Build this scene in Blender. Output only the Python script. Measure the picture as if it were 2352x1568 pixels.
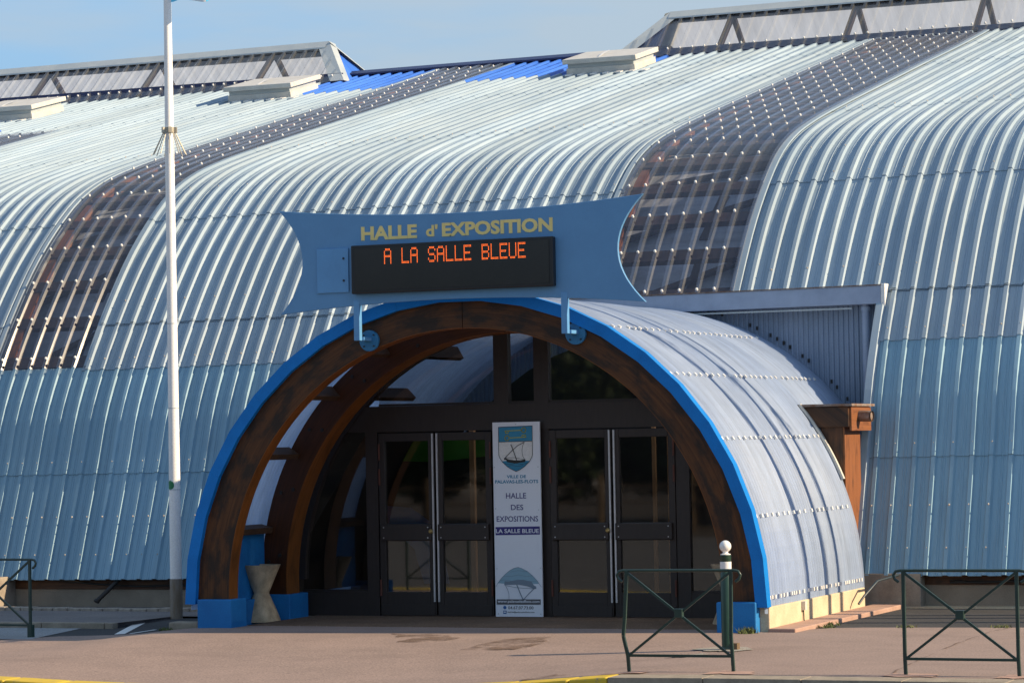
import bpy, math, random
import numpy as np
from mathutils import Vector, Matrix
R = math.radians
random.seed(7)
for o in list(bpy.data.objects): bpy.data.objects.remove(o)
SC = bpy.context.scene
COL = SC.collection

# ------------------------------------------------------------------ camera, sky, sun, exposure
CAM_H = 2.39
f_px, yaw, hor, roll = 6500.0, R(22.6), 1005.0, 0.019
pit = math.atan((hor - 784.0) / f_px)
r0 = Vector((math.cos(yaw), math.sin(yaw), 0)); fh = Vector((-math.sin(yaw), math.cos(yaw), 0))
fw = fh * math.cos(pit) + Vector((0, 0, math.sin(pit)))
up = -fh * math.sin(pit) + Vector((0, 0, math.cos(pit)))
cx_ = (r0 - up * roll).normalized(); cy_ = (r0 * roll + up).normalized()
cam = bpy.data.objects.new('camera', bpy.data.cameras.new('camera')); COL.objects.link(cam)
M4 = Matrix((cx_, cy_, -fw)).transposed().to_4x4(); M4.translation = (0, 0, CAM_H)
cam.matrix_world = M4
cam.data.sensor_width = 36.0; cam.data.sensor_fit = 'HORIZONTAL'
cam.data.lens = 36.0 * f_px / 2352.0
cam.data.clip_end = 3000; cam.data.clip_start = 0.5
SC.camera = cam

SUN_EL, SUN_AZ = R(27.0), math.atan2(0.874, 0.140)      # azimuth clockwise from +Y
sd = Vector((math.sin(SUN_AZ) * math.cos(SUN_EL), math.cos(SUN_AZ) * math.cos(SUN_EL), math.sin(SUN_EL)))
sun = bpy.data.objects.new('sun', bpy.data.lights.new('sun', 'SUN')); COL.objects.link(sun)
sun.data.energy = 4.25; sun.data.angle = R(0.55); sun.data.color = (1.0, 0.79, 0.53)
sun.rotation_euler = sd.to_track_quat('Z', 'Y').to_euler()

W = bpy.data.worlds.new("World"); SC.world = W; W.use_nodes = True
nt = W.node_tree; nt.nodes.clear()
def wn(t, **k):
    n = nt.nodes.new(t)
    for a, b in k.items(): setattr(n, a, b)
    return n
sky = wn('ShaderNodeTexSky', sky_type='NISHITA', sun_disc=False, sun_elevation=SUN_EL, sun_rotation=SUN_AZ,
         air_density=1.0, dust_density=0.25, ozone_density=3.0, altitude=0)
tint = wn('ShaderNodeMixRGB', blend_type='MULTIPLY'); tint.inputs[0].default_value = 1
tint.inputs[2].default_value = (0.78, 0.92, 1.02, 1)
nt.links.new(sky.outputs[0], tint.inputs[1])
tcw = wn('ShaderNodeTexCoord'); mp = wn('ShaderNodeMapping'); mp.inputs['Scale'].default_value = (2.2, 2.2, 13.0)
mp.inputs['Location'].default_value = (0.35, 0.1, 0.25)
nt.links.new(tcw.outputs['Generated'], mp.inputs[0])
cn = wn('ShaderNodeTexNoise'); cn.inputs['Scale'].default_value = 1.9; cn.inputs['Detail'].default_value = 5; cn.inputs['Roughness'].default_value = 0.52
nt.links.new(mp.outputs[0], cn.inputs['Vector'])
cr = wn('ShaderNodeValToRGB'); cr.color_ramp.elements[0].position = 0.36; cr.color_ramp.elements[1].position = 0.56
cr.color_ramp.elements[0].color = (0, 0, 0, 1); cr.color_ramp.elements[1].color = (0.8, 0.8, 0.8, 1)
nt.links.new(cn.outputs['Fac'], cr.inputs[0])
cm = wn('ShaderNodeMixRGB'); cm.inputs[2].default_value = (2.1, 2.5, 2.85, 1)
sz = wn('ShaderNodeSeparateXYZ'); nt.links.new(tcw.outputs['Generated'], sz.inputs[0])      # pale haze low in the sky
hr = wn('ShaderNodeValToRGB'); hr.color_ramp.elements[0].position = 0.10; hr.color_ramp.elements[0].color = (0.92, 0.92, 0.92, 1)
hr.color_ramp.elements[1].position = 0.42; hr.color_ramp.elements[1].color = (0, 0, 0, 1); nt.links.new(sz.outputs[2], hr.inputs[0])
hm = wn('ShaderNodeMixRGB'); hm.inputs[2].default_value = (1.28, 2.08, 3.0, 1)
nt.links.new(hr.outputs[0], hm.inputs[0]); nt.links.new(tint.outputs[0], hm.inputs[1])
nt.links.new(cr.outputs[0], cm.inputs[0]); nt.links.new(hm.outputs[0], cm.inputs[1])
bg = wn('ShaderNodeBackground'); bg.inputs[1].default_value = 0.130
nt.links.new(cm.outputs[0], bg.inputs[0])
wo = wn('ShaderNodeOutputWorld'); nt.links.new(bg.outputs[0], wo.inputs[0])

SC.view_settings.view_transform = 'Standard'; SC.view_settings.look = 'None'
SC.view_settings.gamma = 1; SC.view_settings.exposure = 0.85
SC.cycles.max_bounces = 8; SC.cycles.transparent_max_bounces = 16
SC.cycles.use_denoising = True

# ------------------------------------------------------------------ materials
def nmat(name):
    m = bpy.data.materials.new(name); m.use_nodes = True
    t = m.node_tree; b = t.nodes['Principled BSDF']
    return m, t, b
def noise(t, scale, detail=4, rough=0.55, vec='Object', mscale=(1, 1, 1)):
    tc = t.nodes.new('ShaderNodeTexCoord'); mp = t.nodes.new('ShaderNodeMapping'); mp.inputs['Scale'].default_value = mscale
    n = t.nodes.new('ShaderNodeTexNoise'); n.inputs['Scale'].default_value = scale; n.inputs['Detail'].default_value = detail
    n.inputs['Roughness'].default_value = rough
    t.links.new(tc.outputs[vec], mp.inputs[0]); t.links.new(mp.outputs[0], n.inputs['Vector'])
    return n
def ramp(t, src, p0, p1, c0, c1):
    r = t.nodes.new('ShaderNodeValToRGB'); e = r.color_ramp.elements
    e[0].position = p0; e[1].position = p1; e[0].color = (*c0, 1); e[1].color = (*c1, 1)
    t.links.new(src, r.inputs[0]); return r
def mix(t, fac, a, b, mode='MIX'):
    n = t.nodes.new('ShaderNodeMixRGB'); n.blend_type = mode
    for s, i in ((fac, 0), (a, 1), (b, 2)):
        if hasattr(s, 'links'): t.links.new(s, n.inputs[i])
        elif isinstance(s, (int, float)): n.inputs[i].default_value = s
        else: n.inputs[i].default_value = (*s, 1)
    return n.outputs[0]
def bump(t, b, src, strength=0.2, dist=0.01):
    bn = t.nodes.new('ShaderNodeBump'); bn.inputs['Strength'].default_value = strength; bn.inputs['Distance'].default_value = dist
    t.links.new(src, bn.inputs['Height']); t.links.new(bn.outputs[0], b.inputs['Normal'])
def plain(name, c0, c1=None, rough=0.6, metal=0.0, scale=3.0, ms=(1, 1, 1), bmp=0.0, fine=60, spec=0.5, det=5, lo=0.35, hi=0.68, grain=0.12):
    """two-tone noise paint / stone / metal"""
    m, t, b = nmat(name)
    c1 = c1 or tuple(x * 0.8 for x in c0)
    n = noise(t, scale, det, 0.6, 'Object', ms)
    r = ramp(t, n.outputs['Fac'], lo, hi, c0, c1)
    n2 = noise(t, fine, 3, 0.6)
    g = ramp(t, n2.outputs['Fac'], 0.3, 0.7, (1 - grain,) * 3, (1 + grain * .8,) * 3)
    t.links.new(mix(t, 1.0, r.outputs[0], g.outputs[0], 'MULTIPLY'), b.inputs['Base Color'])
    b.inputs['Roughness'].default_value = rough; b.inputs['Metallic'].default_value = metal
    b.inputs['Specular IOR Level'].default_value = spec
    if bmp: bump(t, b, n2.outputs['Fac'], bmp, 0.004)
    return m
def steel_mat(name, c0, c1, stain=(0.3, 0.33, 0.33), rough=0.42, metal=0.25):
    m, t, b = nmat(name)
    n = noise(t, 1.0, 5, 0.6, 'UV', (2.2, 0.35, 1))             # UV: u = metres across, v = metres along the slope
    base = ramp(t, n.outputs['Fac'], 0.35, 0.65, c0, c1)
    # a tone of its own for each sheet width (about one metre)
    tc = t.nodes.new('ShaderNodeTexCoord'); sp = t.nodes.new('ShaderNodeSeparateXYZ'); t.links.new(tc.outputs['UV'], sp.inputs[0])
    fl = t.nodes.new('ShaderNodeMath'); fl.operation = 'MULTIPLY'; fl.inputs[1].default_value = 0.93; t.links.new(sp.outputs[0], fl.inputs[0])
    f2 = t.nodes.new('ShaderNodeMath'); f2.operation = 'FLOOR'; t.links.new(fl.outputs[0], f2.inputs[0])
    wn_ = t.nodes.new('ShaderNodeTexWhiteNoise'); wn_.noise_dimensions = '1D'; t.links.new(f2.outputs[0], wn_.inputs['W'])
    tone = ramp(t, wn_.outputs['Value'], 0, 1, (0.87,) * 3, (1.07,) * 3)
    c = mix(t, 1.0, base.outputs[0], tone.outputs[0], 'MULTIPLY')
    ns = noise(t, 1.0, 6, 0.7, 'UV', (14, 0.8, 1)); rs = ramp(t, ns.outputs['Fac'], 0.52, 0.8, (0, 0, 0), (0.62,) * 3)
    c = mix(t, rs.outputs[0], c, stain)
    t.links.new(c, b.inputs['Base Color'])
    b.inputs['Metallic'].default_value = metal; b.inputs['Specular IOR Level'].default_value = 0.3
    rr = ramp(t, n.outputs['Fac'], 0.3, 0.7, (rough - 0.06,) * 3, (rough + 0.1,) * 3); t.links.new(rr.outputs[0], b.inputs['Roughness'])
    nb = noise(t, 1.0, 3, 0.5, 'UV', (1.3, 0.9, 1)); bump(t, b, nb.outputs['Fac'], 0.25, 0.02)
    return m
def sheet_glass(name, tintc, haze, hazec, glossy=0.12, trans=0.0, grough=0.16, fres=0.55, ribglint=0.0):
    """clear or milky plastic sheet: transparent + diffuse haze + gloss"""
    m = bpy.data.materials.new(name); m.use_nodes = True; t = m.node_tree; t.nodes.clear()
    tr = t.nodes.new('ShaderNodeBsdfTransparent'); tr.inputs[0].default_value = (*tintc, 1)
    df = t.nodes.new('ShaderNodeBsdfDiffuse'); df.inputs[0].default_value = (*hazec, 1)
    n = noise(t, 1.0, 5, 0.65, 'UV', (5, 0.9, 1)); r = ramp(t, n.outputs['Fac'], 0.3, 0.75, tuple(x * 1.1 for x in hazec), tuple(x * 0.75 for x in hazec))
    t.links.new(r.outputs[0], df.inputs[0])
    a = df.outputs[0]
    if trans:
        tl = t.nodes.new('ShaderNodeBsdfTranslucent'); t.links.new(r.outputs[0], tl.inputs[0])
        ms = t.nodes.new('ShaderNodeMixShader'); ms.inputs[0].default_value = trans
        t.links.new(df.outputs[0], ms.inputs[1]); t.links.new(tl.outputs[0], ms.inputs[2]); a = ms.outputs[0]
    m1 = t.nodes.new('ShaderNodeMixShader'); m1.inputs[0].default_value = haze
    if ribglint:      # paler haze painted along the ribs as their sunlit highlights
        tc = t.nodes.new('ShaderNodeTexCoord'); sp = t.nodes.new('ShaderNodeSeparateXYZ'); t.links.new(tc.outputs['UV'], sp.inputs[0])
        q = sp.outputs[0]
        for op, v in (('ADD', 10.41 + 270.0), ('DIVIDE', 0.27), ('FRACT', 0)):
            n_ = t.nodes.new('ShaderNodeMath'); n_.operation = op; n_.inputs[1].default_value = v; t.links.new(q, n_.inputs[0]); q = n_.outputs[0]
        rr = t.nodes.new('ShaderNodeValToRGB'); e = rr.color_ramp.elements; hz = haze + ribglint
        e[0].position = 0.05; e[0].color = (hz, hz, hz, 1); e[1].position = 0.13; e[1].color = (haze, haze, haze, 1)
        x1_ = e.new(0.87); x1_.color = (haze, haze, haze, 1); x2_ = e.new(0.95); x2_.color = (hz, hz, hz, 1)
        t.links.new(q, rr.inputs[0]); t.links.new(rr.outputs[0], m1.inputs[0])
    t.links.new(tr.outputs[0], m1.inputs[1]); t.links.new(a, m1.inputs[2])
    gl = t.nodes.new('ShaderNodeBsdfGlossy'); gl.inputs['Roughness'].default_value = grough
    lw = t.nodes.new('ShaderNodeLayerWeight'); lw.inputs[0].default_value = 0.5
    pw = t.nodes.new('ShaderNodeMath'); pw.operation = 'POWER'; pw.inputs[1].default_value = 3.0; t.links.new(lw.outputs['Facing'], pw.inputs[0])
    ma = t.nodes.new('ShaderNodeMath'); ma.operation = 'MULTIPLY_ADD'; ma.inputs[1].default_value = fres; ma.inputs[2].default_value = glossy
    t.links.new(pw.outputs[0], ma.inputs[0])
    m2 = t.nodes.new('ShaderNodeMixShader'); t.links.new(ma.outputs[0], m2.inputs[0])
    t.links.new(m1.outputs[0], m2.inputs[1]); t.links.new(gl.outputs[0], m2.inputs[2])
    out = t.nodes.new('ShaderNodeOutputMaterial'); t.links.new(m2.outputs[0], out.inputs[0])
    return m
def wood_mat(name, c_dark, c_mid, c_bright, worn=(0.4, 0.7)):
    m, t, b = nmat(name)
    n = noise(t, 1.0, 8, 0.65, 'UV', (1.1, 26, 1))
    r = ramp(t, n.outputs['Fac'], 0.32, 0.66, c_mid, c_bright)
    n2 = noise(t, 1.0, 5, 0.6, 'UV', (2.2, 5.5, 1)); r2 = ramp(t, n2.outputs['Fac'], worn[0], worn[1], (0, 0, 0), (0.85,) * 3)
    c = mix(t, r2.outputs[0], r.outputs[0], c_dark)
    # glulam laminations: thin dark joints
    tc = t.nodes.new('ShaderNodeTexCoord'); sp = t.nodes.new('ShaderNodeSeparateXYZ'); t.links.new(tc.outputs['UV'], sp.inputs[0])
    mm = t.nodes.new('ShaderNodeMath'); mm.operation = 'MULTIPLY'; mm.inputs[1].default_value = 1 / 0.033; t.links.new(sp.outputs[1], mm.inputs[0])
    fr = t.nodes.new('ShaderNodeMath'); fr.operation = 'FRACT'; t.links.new(mm.outputs[0], fr.inputs[0])
    rl = ramp(t, fr.outputs[0], 0.0, 0.12, (0.55,) * 3, (1.0,) * 3)
    c = mix(t, 1.0, c, rl.outputs[0], 'MULTIPLY')
    t.links.new(c, b.inputs['Base Color']); b.inputs['Roughness'].default_value = 0.5
    b.inputs['Specular IOR Level'].default_value = 0.3
    bump(t, b, n.outputs['Fac'], 0.2, 0.01)
    return m
def emit(name, col, s):
    m, t, b = nmat(name); b.inputs['Base Color'].default_value = (*col, 1)
    b.inputs['Emission Color'].default_value = (*col, 1); b.inputs['Emission Strength'].default_value = s
    return m
MT = dict(
    steel=steel_mat('pale_steel', (0.27, 0.358, 0.435), (0.325, 0.408, 0.472), (0.2, 0.25, 0.27), 0.5, 0.0),
    steel_low=steel_mat('blue_grey_steel', (0.22, 0.375, 0.48), (0.26, 0.415, 0.51), (0.13, 0.2, 0.26), 0.5, 0.0),
    blue_steel=steel_mat('blue_steel', (0.03, 0.13, 0.55), (0.05, 0.18, 0.62), (0.05, 0.14, 0.4), 0.4, 0.0),
    navy=plain('navy_cap', (0.012, 0.022, 0.10), (0.008, 0.015, 0.07), 0.45),
    strip=sheet_glass('clear_roof_sheet', (0.80, 0.78, 0.78), 0.08, (0.36, 0.46, 0.66), 0.022, grough=0.24, fres=0.50, ribglint=0.12),
    vault=sheet_glass('milky_vault_sheet', (0.8, 0.85, 0.95), 0.97, (0.49, 0.61, 0.82), 0.02, 0.52, 0.5, 0.12),
    lantern=sheet_glass('clear_lantern_sheet', (0.9, 0.91, 0.92), 0.10, (0.5, 0.55, 0.6), 0.05),
    backlight=sheet_glass('milky_lantern_back', (0.8, 0.85, 0.95), 0.95, (0.74, 0.76, 0.80), 0.03, 0.62),
    galv=plain('galvanised_trim', (0.46, 0.50, 0.50), (0.38, 0.43, 0.45), 0.45, 0.1, 2.0),
    cream_metal=plain('cream_metal', (0.62, 0.60, 0.54), (0.52, 0.50, 0.45), 0.5, 0, 5),
    gutter=plain('gutter_paint', (0.33, 0.40, 0.52), (0.27, 0.33, 0.44), 0.5, 0, 4, fine=120),
    rust=plain('rusty_edge', (0.16, 0.07, 0.03), (0.25, 0.22, 0.2), 0.8, 0, 9),
    wall_sheet=plain('grey_blue_sheet', (0.26, 0.33, 0.44), (0.20, 0.27, 0.37), 0.5, 0.1, 2, (1, 1, 0.3)),
    white_cap=plain('white_cap', (0.85, 0.84, 0.80), (0.7, 0.68, 0.64), 0.35),
    screw=plain('rusty_screw', (0.42, 0.33, 0.24), (0.6, 0.56, 0.5), 0.5, 0, 40),
    blue=plain('bright_blue_paint', (0.004, 0.19, 0.58), (0.003, 0.16, 0.50), 0.5, 0, 3, fine=90, spec=0.25),
    blue_wall=plain('blue_masonry_paint', (0.005, 0.175, 0.46), (0.004, 0.135, 0.38), 0.7, 0, 2.2, bmp=0.5, fine=70),
    sign_blue=plain('sign_blue', (0.11, 0.28, 0.50), (0.10, 0.255, 0.465), 0.45, 0, 2.5, grain=0.04),
    disc_blue=plain('disc_blue', (0.02, 0.17, 0.36), (0.018, 0.15, 0.32), 0.5, 0, 8),
    sign_edge=plain('sign_hatch_blue', (0.115, 0.31, 0.57), (0.105, 0.28, 0.52), 0.4, grain=0.04),
    gold=plain('gold_letter', (0.85, 0.68, 0.26), (0.78, 0.62, 0.23), 0.5, grain=0.04),
    black=plain('black_plastic', (0.008, 0.009, 0.011), (0.012, 0.012, 0.014), 0.4),
    screen=plain('dark_screen', (0.018, 0.017, 0.015), (0.022, 0.020, 0.018), 0.22),
    led=emit('orange_led', (1.0, 0.15, 0.02), 0.9),
    arch=wood_mat('stained_glulam', (0.014, 0.011, 0.009), (0.045, 0.017, 0.006), (0.11, 0.042, 0.012), (0.44, 0.60)),
    arch_in=wood_mat('inner_glulam', (0.015, 0.008, 0.006), (0.045, 0.015, 0.005), (0.075, 0.024, 0.007), (0.55, 0.8)),
    soffit=wood_mat('arch_underside', (0.05, 0.02, 0.008), (0.16, 0.052, 0.010), (0.26, 0.085, 0.016), (0.5, 0.75)),
    purlin=plain('purlin_wood', (0.10, 0.048, 0.022), (0.05, 0.025, 0.014), 0.7, 0, 3, (1, 6, 6)),
    orange_wood=wood_mat('orange_wood', (0.05, 0.022, 0.012), (0.18, 0.066, 0.025), (0.27, 0.105, 0.04), (0.52, 0.72)),  # also colours the sunlit sides painted on hopper and post
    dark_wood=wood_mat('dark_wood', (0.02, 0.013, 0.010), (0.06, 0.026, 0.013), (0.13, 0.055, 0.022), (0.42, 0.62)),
    frame=plain('dark_brown_frame', (0.030, 0.021, 0.018), (0.022, 0.016, 0.014), 0.5, 0, 4, (6, 6, 1)),
    board=plain('inner_board', (0.42, 0.48, 0.56), (0.27, 0.30, 0.34), 0.8, 0, 1.5, (1, 4, 1)),
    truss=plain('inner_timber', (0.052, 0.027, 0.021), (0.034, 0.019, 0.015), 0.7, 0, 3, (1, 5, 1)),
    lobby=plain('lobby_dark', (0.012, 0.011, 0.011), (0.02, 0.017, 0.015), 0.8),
    tan=plain('tan_post', (0.62, 0.34, 0.16), (0.52, 0.27, 0.12), 0.6, 0, 2, (4, 4, 1)),
    alu=plain('aluminium', (0.65, 0.66, 0.68), (0.55, 0.56, 0.58), 0.35, 0.5),
    brass=plain('brass', (0.5, 0.38, 0.16), (0.42, 0.32, 0.14), 0.3, 0.7),
    hinge=plain('hinge_red', (0.12, 0.035, 0.02), (0.09, 0.03, 0.02), 0.6),
    panel=plain('white_panel', (0.80, 0.83, 0.88), (0.76, 0.79, 0.85), 0.4, 0, 1.2, grain=0.015),
    ink=plain('ink_navy', (0.045, 0.045, 0.20), (0.04, 0.04, 0.17), 0.5, grain=0.04),
    ink_band=plain('ink_band', (0.03, 0.025, 0.19), (0.028, 0.022, 0.17), 0.5, grain=0.04),
    ink_cyan=plain('ink_cyan', (0.03, 0.25, 0.42), (0.028, 0.23, 0.38), 0.5, grain=0.04),
    ink_black=plain('ink_black', (0.02, 0.022, 0.02), (0.018, 0.018, 0.018), 0.5, grain=0.04),
    ink_grey=plain('ink_grey', (0.10, 0.10, 0.11), (0.09, 0.09, 0.10), 0.5, grain=0.04),
    ink_yellow=plain('ink_yellow', (0.46, 0.44, 0.04), (0.42, 0.40, 0.04), 0.5, grain=0.04),
    pale_cyan=plain('pale_cyan', (0.27, 0.44, 0.53), (0.25, 0.41, 0.50), 0.5, grain=0.04),
    pale_ink=plain('pale_ink', (0.19, 0.25, 0.31), (0.18, 0.23, 0.29), 0.5, grain=0.04),
    white=plain('white_paint', (0.80, 0.79, 0.76), (0.72, 0.71, 0.68), 0.38, 0, 2),
    pole=plain('white_pole', (0.88, 0.87, 0.84), (0.80, 0.79, 0.76), 0.4, 0, 1.5, (3, 3, 0.6)),
    sleeve=plain('stained_sleeve', (0.27, 0.23, 0.19), (0.19, 0.135, 0.08), 0.8, 0, 3.5, (3, 3, 0.6), 0.4),
    spike=plain('spike_metal', (0.45, 0.42, 0.34), (0.30, 0.27, 0.2), 0.5, 0.2),
    green=plain('dark_green_paint', (0.014, 0.034, 0.028), (0.018, 0.044, 0.034), 0.38, 0, 6),
    green_post=plain('green_post_paint', (0.012, 0.040, 0.026), (0.016, 0.05, 0.032), 0.3, 0, 5),
    sticker=plain('green_sticker', (0.01, 0.16, 0.06), (0.015, 0.2, 0.08), 0.5),
    concrete=plain('washed_concrete', (0.33, 0.28, 0.22), (0.22, 0.18, 0.14), 0.9, 0, 5, bmp=0.9, fine=70),
    planter=plain('stained_concrete', (0.62, 0.47, 0.30), (0.30, 0.225, 0.145), 0.9, 0, 6, (1, 1, 0.6), 0.9, 80),
    soil=plain('planter_soil', (0.06, 0.045, 0.03), (0.04, 0.03, 0.02), 0.95),
    plaster=plain('cream_plaster', (0.60, 0.49, 0.33), (0.48, 0.38, 0.25), 0.85, 0, 2.5, bmp=0.4, fine=45),
    base_wall=plain('base_wall_render', (0.30, 0.25, 0.19), (0.22, 0.18, 0.135), 0.9, 0, 2, bmp=0.4),
    stone=plain('pale_stone', (0.36, 0.31, 0.25), (0.24, 0.20, 0.165), 0.9, 0, 6, (3, 1, 1), 0.6),
    kerb=plain('kerb_stone', (0.32, 0.27, 0.205), (0.22, 0.185, 0.14), 0.9, 0, 5, bmp=0.7),
    pink=plain('pink_kerb', (0.42, 0.27, 0.21), (0.34, 0.21, 0.16), 0.9, 0, 4, bmp=0.6),
    rubber=plain('dark_hose', (0.015, 0.04, 0.06), (0.01, 0.02, 0.03), 0.5),
    cable=plain('black_cable', (0.012, 0.010, 0.009), (0.02, 0.018, 0.016), 0.6),
    leaf=plain('leaf', (0.035, 0.06, 0.018), (0.055, 0.075, 0.022), 0.7),
    bark=plain('bark', (0.08, 0.055, 0.035), (0.05, 0.035, 0.022), 0.9),
    fence=plain('fence_wood', (0.14, 0.09, 0.045), (0.10, 0.065, 0.035), 0.8),
    weed=plain('weed', (0.07, 0.10, 0.025), (0.10, 0.10, 0.03), 0.8),
    flag_a=sheet_glass('flag_cyan', (1, 1, 1), 1.0, (0.16, 0.62, 0.90), 0.0, 0.5, 0.6, 0.0),
    flag_b=sheet_glass('flag_white', (1, 1, 1), 1.0, (0.8, 0.8, 0.8), 0.0, 0.5, 0.6, 0.0),
    leaf_green=plain('board_green', (0.06, 0.30, 0.015), (0.05, 0.26, 0.012), 0.6),
    board_blue=plain('board_blue', (0.02, 0.12, 0.34), (0.018, 0.10, 0.30), 0.6),
)
def glass_mat():
    m = bpy.data.materials.new('door_glass'); m.use_nodes = True; t = m.node_tree; t.nodes.clear()
    tr = t.nodes.new('ShaderNodeBsdfTransparent'); tr.inputs[0].default_value = (0.75, 0.75, 0.74, 1)
    gl = t.nodes.new('ShaderNodeBsdfGlossy'); gl.inputs['Roughness'].default_value = 0.03; gl.inputs[0].default_value = (0.9, 0.92, 0.95, 1)
    lw = t.nodes.new('ShaderNodeLayerWeight'); lw.inputs[0].default_value = 0.5
    pw = t.nodes.new('ShaderNodeMath'); pw.operation = 'POWER'; pw.inputs[1].default_value = 3.5; t.links.new(lw.outputs['Facing'], pw.inputs[0])
    ma = t.nodes.new('ShaderNodeMath'); ma.operation = 'MULTIPLY_ADD'; ma.inputs[1].default_value = 0.7; ma.inputs[2].default_value = 0.085
    t.links.new(pw.outputs[0], ma.inputs[0])
    # panes are never quite flat
    n = noise(t, 1.6, 2, 0.5); bn = t.nodes.new('ShaderNodeBump'); bn.inputs['Strength'].default_value = 0.015; bn.inputs['Distance'].default_value = 0.02
    t.links.new(n.outputs['Fac'], bn.inputs['Height']); t.links.new(bn.outputs[0], gl.inputs['Normal'])
    m2 = t.nodes.new('ShaderNodeMixShader'); t.links.new(ma.outputs[0], m2.inputs[0])
    t.links.new(tr.outputs[0], m2.inputs[1]); t.links.new(gl.outputs[0], m2.inputs[2])
    out = t.nodes.new('ShaderNodeOutputMaterial'); t.links.new(m2.outputs[0], out.inputs[0])
    return m
MT['glass'] = glass_mat()
def ground_mat(name, c0, c1, scale, fine, speck, specamt, rough=0.92, stain=None, bmp=0.7):
    m, t, b = nmat(name)
    n = noise(t, scale, 6, 0.62); r = ramp(t, n.outputs['Fac'], 0.32, 0.7, c0, c1)
    n2 = noise(t, fine, 3, 0.7); r2 = ramp(t, n2.outputs['Fac'], 0.3, 0.72, (0.62,) * 3, (1.30,) * 3)
    c = mix(t, 1.0, r.outputs[0], r2.outputs[0], 'MULTIPLY')
    v = t.nodes.new('ShaderNodeTexVoronoi'); v.inputs['Scale'].default_value = fine * 0.55
    tc = t.nodes.new('ShaderNodeTexCoord'); t.links.new(tc.outputs['Object'], v.inputs['Vector'])
    rv = ramp(t, v.outputs['Distance'], 0.10, 0.22, (specamt,) * 3, (0, 0, 0))
    c = mix(t, rv.outputs[0], c, speck)
    n3 = noise(t, 0.55, 6, 0.7, 'Object', (1, 2.2, 1)); r3 = ramp(t, n3.outputs['Fac'], 0.50, 0.78, (0, 0, 0), (0.55,) * 3)
    c = mix(t, r3.outputs[0], c, stain or tuple(x * 0.6 for x in c0))
    n4 = noise(t, 3.0, 7, 0.75, 'Object', (1, 2.5, 1)); r4 = ramp(t, n4.outputs['Fac'], 0.62, 0.70, (0, 0, 0), (0.35,) * 3)
    c = mix(t, r4.outputs[0], c, tuple(x * 0.5 for x in c0))
    v2 = t.nodes.new('ShaderNodeTexVoronoi'); v2.inputs['Scale'].default_value = 1.7; t.links.new(tc.outputs['Object'], v2.inputs['Vector'])
    rg = ramp(t, v2.outputs['Distance'], 0.035, 0.06, (0.6,) * 3, (0, 0, 0)); c = mix(t, rg.outputs[0], c, tuple(x * 0.45 for x in c0))
    t.links.new(c, b.inputs['Base Color']); b.inputs['Roughness'].default_value = rough; b.inputs['Specular IOR Level'].default_value = 0.25
    bump(t, b, n2.outputs['Fac'], bmp, 0.006)
    return m
MT['pavement'] = ground_mat('red_pavement', (0.315, 0.235, 0.20), (0.265, 0.20, 0.172), 1.1, 42, (0.42, 0.33, 0.28), 0.35)
MT['asphalt'] = ground_mat('grey_asphalt', (0.062, 0.061, 0.062), (0.046, 0.046, 0.048), 1.0, 40, (0.15, 0.14, 0.13), 0.5)
MT['old_asphalt'] = ground_mat('bleached_asphalt', (0.17, 0.16, 0.15), (0.13, 0.125, 0.12), 1.0, 40, (0.25, 0.23, 0.2), 0.5)
MT['dark_soil'] = ground_mat('dark_soil', (0.10, 0.075, 0.05), (0.07, 0.055, 0.04), 0.6, 20, (0.15, 0.12, 0.08), 0.3)
MT['walk'] = ground_mat('grey_walk', (0.22, 0.195, 0.185), (0.17, 0.155, 0.15), 1.0, 40, (0.28, 0.25, 0.22), 0.3)
MT['pale_walk'] = ground_mat('pale_concrete', (0.30, 0.31, 0.31), (0.25, 0.26, 0.27), 1.0, 40, (0.3, 0.3, 0.3), 0.3)
MT['apron'] = ground_mat('pebble_apron', (0.20, 0.13, 0.085), (0.15, 0.10, 0.065), 2.0, 34, (0.36, 0.27, 0.19), 0.9, bmp=1.0)
MT['stain'] = ground_mat('damp_stain', (0.20, 0.135, 0.10), (0.18, 0.12, 0.09), 2.0, 42, (0.26, 0.19, 0.15), 0.3)
def fade(mt, lo, hi, sc):
    t = MT[mt].node_tree; b = t.nodes['Principled BSDF']; n = noise(t, sc, 5, 0.7); r = ramp(t, n.outputs['Fac'], lo, hi, (0, 0, 0), (0.8,) * 3); t.links.new(r.outputs[0], b.inputs['Alpha'])
fade('stain', 0.40, 0.62, 2.2)
MT['patch'] = ground_mat('cement_patch', (0.36, 0.33, 0.28), (0.30, 0.28, 0.24), 2.0, 50, (0.4, 0.36, 0.3), 0.3)
MT['earth'] = ground_mat('sandy_ground', (0.44, 0.37, 0.28), (0.36, 0.30, 0.23), 0.4, 20, (0.15, 0.13, 0.1), 0.4)
def yellow_mat():
    m, t, b = nmat('worn_yellow_paint')
    n = noise(t, 7, 7, 0.75, 'Object', (1, 2, 2)); r = ramp(t, n.outputs['Fac'], 0.56, 0.64, (0, 0, 0), (1, 1, 1))
    n2 = noise(t, 2, 4); r2 = ramp(t, n2.outputs['Fac'], 0.3, 0.7, (0.62, 0.44, 0.03), (0.50, 0.34, 0.03))
    t.links.new(mix(t, r.outputs[0], r2.outputs[0], (0.22, 0.19, 0.15)), b.inputs['Base Color']); b.inputs['Roughness'].default_value = 0.75
    return m
MT['yellow'] = yellow_mat()

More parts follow.
